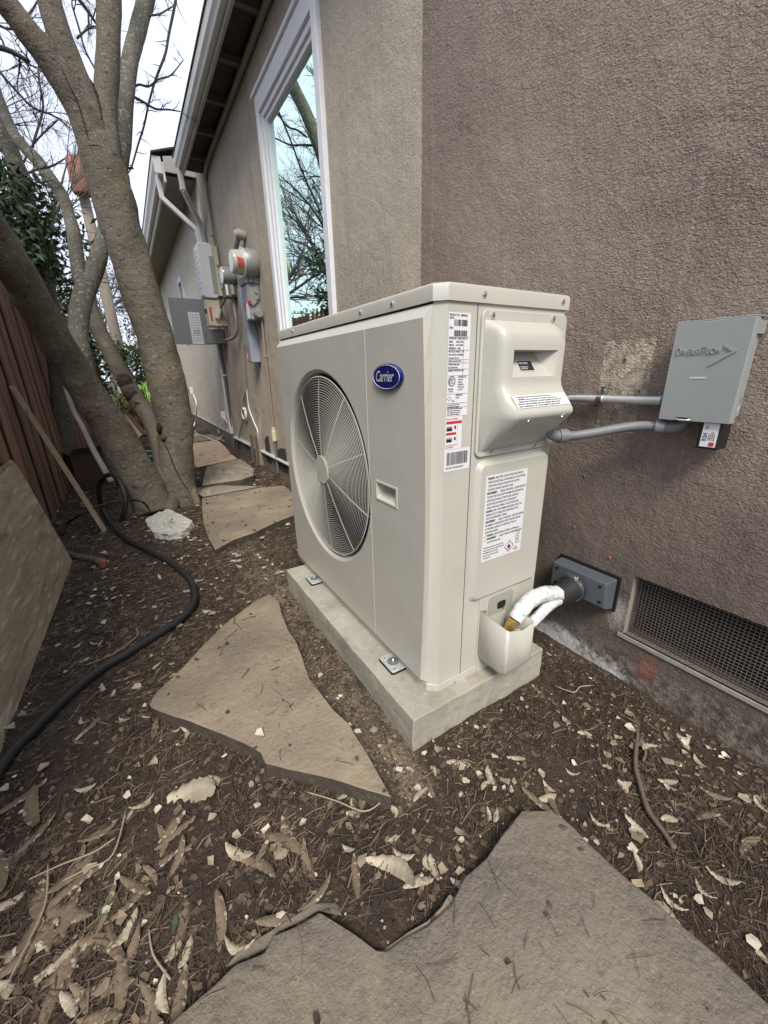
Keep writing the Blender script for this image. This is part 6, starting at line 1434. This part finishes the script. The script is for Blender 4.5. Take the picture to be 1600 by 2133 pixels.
    for x, y, z, st in where(5200, (-.6, .93), (-.05, 3.6), light): flake(bm, cl, x, y, z + .002, rnd.choice((.0014, .0018, .0024, .0032, .0045, .006, .008, .010)) * rnd.uniform(.8, 1.2) * (1 + .25 * y), rnd.choice(cols), .7, 1.35)
    finish(bm, 'pale_chips', 'cream coloured flakes of broken seed pods scattered over the soil', 'chips')
    # grit and gravel, thickest in the strip beside the pad
    bm, cl = new(); cols = [(.24, .20, .155), (.15, .12, .095), (.32, .28, .22), (.10, .078, .06), (.20, .155, .10), (.30, .22, .13)]
    def grav(x, y):
        k = .10
        if .25 < x < .39 and .45 < y < 1.5: k = 1.
        elif .2 < x < .40 and y < 2: k = .35
        elif .35 < x < .95 and .25 < y < .6: k = .30
        return k
    for x, y, z, st in where(26000, (-.5, .95), (.0, 3.0), grav):
        if st: continue
        s = rnd.choice((.0010, .0014, .0018, .0024, .0034)) * rnd.uniform(.8, 1.3); c = rnd.choice(cols); k = rnd.uniform(.7, 1.15)
        v = [bm.verts.new((x + s * rnd.uniform(.6, 1) * math.cos(a), y + s * rnd.uniform(.6, 1) * math.sin(a), z)) for a in (0, 1.5, 3.1, 4.6)]; tp = bm.verts.new((x + s * .2, y, z + s * .9))
        for i in range(4): paint(bm.faces.new((v[i], v[(i + 1) % 4], tp)), cl, c, k)
    finish(bm, 'gravel', 'fine gravel and grit in the strip beside the concrete pad', 'gravel')
    # clods of dark soil
    bm, cl = new(); cols = [(.055, .037, .025), (.038, .025, .018), (.080, .054, .036), (.025, .018, .013)]
    for x, y, z, st in where(22000, (-.75, .95), (-.05, 4), cluster(7, .5, 1.4)):
        if st: continue
        s = rnd.choice((.0015, .002, .003, .0045, .006)); c = rnd.choice(cols); v = [bm.verts.new((x + s * rnd.uniform(.6, 1) * math.cos(a), y + s * rnd.uniform(.6, 1) * math.sin(a), z - .001)) for a in (0, 1.2, 2.5, 3.8, 5.1)]; tp = bm.verts.new((x, y, z + s * .8))
        for i in range(5): paint(bm.faces.new((v[i], v[(i + 1) % 5], tp)), cl, c)
    finish(bm, 'soil_clods', 'dark crumbs of soil over the bare ground', 'soil crumbs')
litter()

def pod_mesh(seed, L_, W_, curve, curl):
    rnd = random.Random(seed); bm = BM(); n_ = 16; rows = []
    for i in range(n_ + 1):
        t = i / n_; a = curve * (t - .5); x = L_ * (t - .5); y = -curve * L_ * .5 * (4 * (t - .5) ** 2) * .5
        w = W_ * (max(0, math.sin(math.pi * min(1, max(0, t)))) ** .45) * (1 + .035 * math.sin(i * 2.3 + seed)) + .0006; lift = curl * L_ * (t - .5) ** 2 * 1.6 + .0012 * math.sin(t * 40)
        rows.append([bm.verts.new((x + (-math.sin(a)) * v * w * .5, y + math.cos(a) * v * w * .5, lift + .0016 * (1 - v * v) + .0016 * abs(math.sin(t * math.pi * 6)) * (1 - abs(v)))) for v in (-1, -.5, 0, .5, 1)])
    for a, b in zip(rows, rows[1:]):
        for j in range(4): bm.faces.new((a[j], a[j + 1], b[j + 1], b[j]))
    me = bpy.data.meshes.new('seed_pod'); bm.to_mesh(me); bm.free(); me.shade_smooth(); return me
def pods():
    rnd = random.Random(19); kinds = []
    for s in range(6):
        me = pod_mesh(s, rnd.uniform(.070, .105), rnd.uniform(.014, .019), rnd.uniform(-.8, .8), rnd.uniform(-.05, .32)); me.materials.append(POD); kinds.append((me, 'p'))
    for s in range(4):
        me = pod_mesh(20 + s, rnd.uniform(.030, .060), rnd.uniform(.012, .017), rnd.uniform(-.9, .9), rnd.uniform(.1, .5)); me.materials.append(POD_L); kinds.append((me, 'l'))
    def put(me, pale, x, y, rot, sc=1., lab=None):
        z, st = surf(x, y)
        if z is None: return
        o = bpy.data.objects.new('seed_pod', me); COL.objects.link(o); o.location = (x, y, z + .003); o.rotation_euler = (rnd.uniform(-.25, .25), rnd.uniform(-.2, .2), rot); o.scale = (sc,) * 3
        if lab: tag(o, lab, 'seed pod', 'seed pods told apart by their place')
        else:
            # named by its look, its lie and the nearest thing one can find in the picture
            marks = ((-.30, 1.05, 'the hose'), (-.20, 1.45, 'the plywood'), (-.05, 1.95, 'the pale rock'), (.05, 1.5, 'the hose bend'), (-.12, 1.0, "the triangular stone's corner"), (.12, .72, "the triangular stone's edge"), (.30, .45, "the triangular stone's tip"), (.40, .50, 'the pad corner'), (.50, .34, "the front stone's point"),
                     (.22, .36, "the front stone's notch"), (.05, .42, "the front stone's broken edge"), (-.08, .55, 'the bent twig'), (-.22, .60, 'the broad dark pod'), (-.28, .48, 'the lower left corner'), (.70, .42, 'the crooked stick'), (.85, .30, 'the vent'), (.80, .08, 'the lower right corner'), (.85, .52, 'the wall plate'), (.62, .22, "the front stone's right edge"))
            mk = min(marks, key=lambda q: (q[0] - x) ** 2 + (q[1] - y) ** 2); dx, dy = x - mk[0], y - mk[1]
            side_ = ('beyond' if dy > 0 else 'in front of') if abs(dy) > abs(dx) else ('right of' if dx > 0 else 'left of'); far = 'just ' if dx * dx + dy * dy < .0035 else '' if dx * dx + dy * dy < .012 else 'well '
            size = max(v.co.x for v in me.vertices) * 2 * sc; a_ = math.degrees(rot) % 180
            lie = 'pointing ahead' if 60 < a_ < 120 else 'slanting right' if 20 <= a_ <= 60 else 'slanting left' if 120 <= a_ <= 160 else 'lying crosswise'
            w_ = ('long' if size > .070 else 'medium' if size > .045 else 'short') + (' pale' if pale else ' brown')
            tag(o, f'{w_} seed pod {lie}, {far}{side_} {mk[2]}', 'seed pod', 'pale broken seed pods in the litter' if pale else 'brown seed pods in the litter')
    # single ones that stand out
    def by(px1, py1, px2, py2, k, lab):
        a = az(px1, py1, .005); b = az(px2, py2, .005); me, _ = kinds[k]; L_ = max(v.co.x for v in me.vertices) * 2; put(me, k > 5, (a.x + b.x) / 2, (a.y + b.y) / 2, math.atan2(b.y - a.y, b.x - a.x), (b - a).length / L_, lab)
    by(1482,1542,1588,1605,6,'long pale pod lying against the foot of the brown wall')
    by(775,1775,880,1840,7,'large pale pod on a heap of pods above the foreground flagstone')
    by(353,1645,460,1636,6,'pale tipped pod just below the large triangular flagstone')
    by(64,1888,182,1915,1,'broad dark brown pod at the left of the foreground litter')
    by(218,1930,314,1838,2,'long pod slanting up to the right in the left foreground')
    by(60,1640,65,1730,3,'brown pod standing lengthwise near the hose at the left edge')
    by(625,1755,650,1840,4,'dark pod pointing at the notch of the foreground flagstone')
    by(145,1952,258,1962,5,'dark banded pod low in the left foreground')
    by(1470,1815,1545,1850,8,'pale pod on the soil right of the foreground flagstone')
    by(1085,1640,1170,1700,0,'brown pod touching the tip of the foreground flagstone')
    by(850,1830,905,1838,9,'small pale pod crossing another above the foreground flagstone')
    n = 0
    while n < 60:
        px = rnd.uniform(0, 760); py = rnd.uniform(1500, 2130)
        if rnd.random() > (py - 1350) / 780 * (1.1 - px / 900): continue
        p = az(px, py, .004); z, st = surf(p.x, p.y)
        if st or z is None: continue
        k = rnd.randrange(6) if rnd.random() < .72 else rnd.randrange(6, 10); put(kinds[k][0], k > 5, p.x, p.y, rnd.gauss(.8, 1.0), rnd.uniform(.6, 1.1)); n += 1
    n = 0
    while n < 90:
        px, py = rnd.choice(((rnd.uniform(700, 1150), rnd.uniform(1560, 1850)), (rnd.uniform(1150, 1600), rnd.uniform(1500, 2000)), (rnd.uniform(150, 520), rnd.uniform(1180, 1560))))
        p = az(px, py, .004); z, st = surf(p.x, p.y)
        if st or z is None: continue
        k = rnd.randrange(6, 10) if rnd.random() < .7 else rnd.randrange(6); put(kinds[k][0], k > 5, p.x, p.y, rnd.uniform(0, 6.28), rnd.uniform(.45, .85)); n += 1
pods()
def sticks():
    def st(name, px, r, m_, lab, cat='twig', z=.008, grp=None):
        P = [az(x, y, z) for x, y in px]; bm = BM(); n_ = len(P); tube(bm, P, [r * (1 - .5 * i / (n_ - 1)) for i in range(n_)][::-1] if False else [r * (1 - .45 * abs(i / (n_ - 1) - .7)) for i in range(n_)], 8, 5, wob=.2, wscale=60); o = obj(name, bm, m_, smooth=180); tag(o, lab, cat, grp)
    st('fallen_branch', [(1325,1455),(1330,1490),(1328,1530),(1324,1590),(1335,1640),(1352,1690),(1385,1735),(1405,1768)], .0048, TWIGM, 'crooked brown stick lying on the soil below the red mark on the wall', 'stick')
    st('fallen_branch', [(1332,1545),(1345,1565),(1340,1585)], .0028, TWIGM, 'short side piece beside the crooked stick', 'stick')
    ST = mat('pale_twig', (.30, .25, .18), .8)
    for px, lab in (([(10,2060),(60,1960),(95,1880),(100,1800)], 'thin pale twig at the lower left edge'), ([(120,1840),(180,1810),(235,1780),(262,1690)], 'forked pale twig in the left foreground'), ([(60,1832),(130,1800),(195,1775),(240,1745)], 'pale twig lying under the forked one in the left foreground'),
        ([(310,1935),(318,1985),(340,2020),(355,2040)], 'bent pale twig left of the foreground flagstone'), ([(1445,1530),(1465,1545),(1485,1553)], 'curled pale stalk joined to the long pale pod by the wall'), ([(1425,1460),(1428,1500),(1420,1530)], 'thin upright pale stalk against the foot of the brown wall'),
        ([(1160,1430),(1195,1442),(1210,1430),(1245,1428)], 'yellowish bent stalk on the soil right of the concrete pad'), ([(640,1650),(700,1668),(760,1690),(800,1665)], 'thin twig along the front edge of the triangular flagstone'), ([(180,1385),(240,1360),(285,1325),(283,1308)], 'thin pale twig beyond the black hose'), ([(560,1480-10),(590,1500),(600,1540)], 'x')):
        if lab == 'x': continue
        st('twig', px, .0017, ST, lab)
    for i, (px, py, lab) in enumerate(((240,2035,'green leaf in the lower left foreground'), (205,1910,'dark green leaf among the brown pods at the left'), (745,1668,'green leaf under the corner of the triangular flagstone'), (655,1418,'green leaf between the triangular flagstone and the pad'), (368,1905,'narrow dark green leaf among pods left of the flagstone'))):
        p = az(px, py, .008); z, s_ = surf(p.x, p.y); p.z = (z or 0) + .004; bm = BM(); a = 1.1 * i; d = Vector((math.cos(a), math.sin(a), .15)); s = Vector((-d.y, d.x, 0)); Q = [p, p + d * .010 + s * .005, p + d * .026, p + d * .010 - s * .005]; v = [bm.verts.new(q) for q in Q]; m_ = bm.verts.new(p + d * .011 + Vector((0, 0, -.0015)))
        for j in range(4): bm.faces.new((v[j], v[(j + 1) % 4], m_))
        o = obj('green_leaf', bm, mat('green_leaf', (.06, .10, .035), .5)); tag(o, lab, 'leaf')
    # small stones
    for i, (px, py, r, m_, lab) in enumerate(((778,1520,.010,STONE_A,'rough tan pebble beside the corner of the concrete pad'), (1550,1600,.012,ROCKW,'angular grey stone at the foot of the wall near the right edge'), (448,1225,.006,mat('orange_stone', (.5,.2,.12), .8),'small orange stone on the soil beyond the triangular flagstone'), (1097,1472,.0045,bpy.data.materials['orange_stone'],'tiny coral coloured chip right of the concrete pad'), (600,1092,.012,ROCKW,'pale pebble at the edge of the brown flagstone behind the heat pump'), (1575,1665,.011,STONE_B,'dark grey stone chip on the soil at the right edge'))):
        p = az(px, py, .003); bm = BM(); ellipsoid(bm, p, r, r * .8, r * .55, 2, .5, 2); o = obj('pebble', bm, m_, smooth=35); tag(o, lab, 'pebble')
sticks()
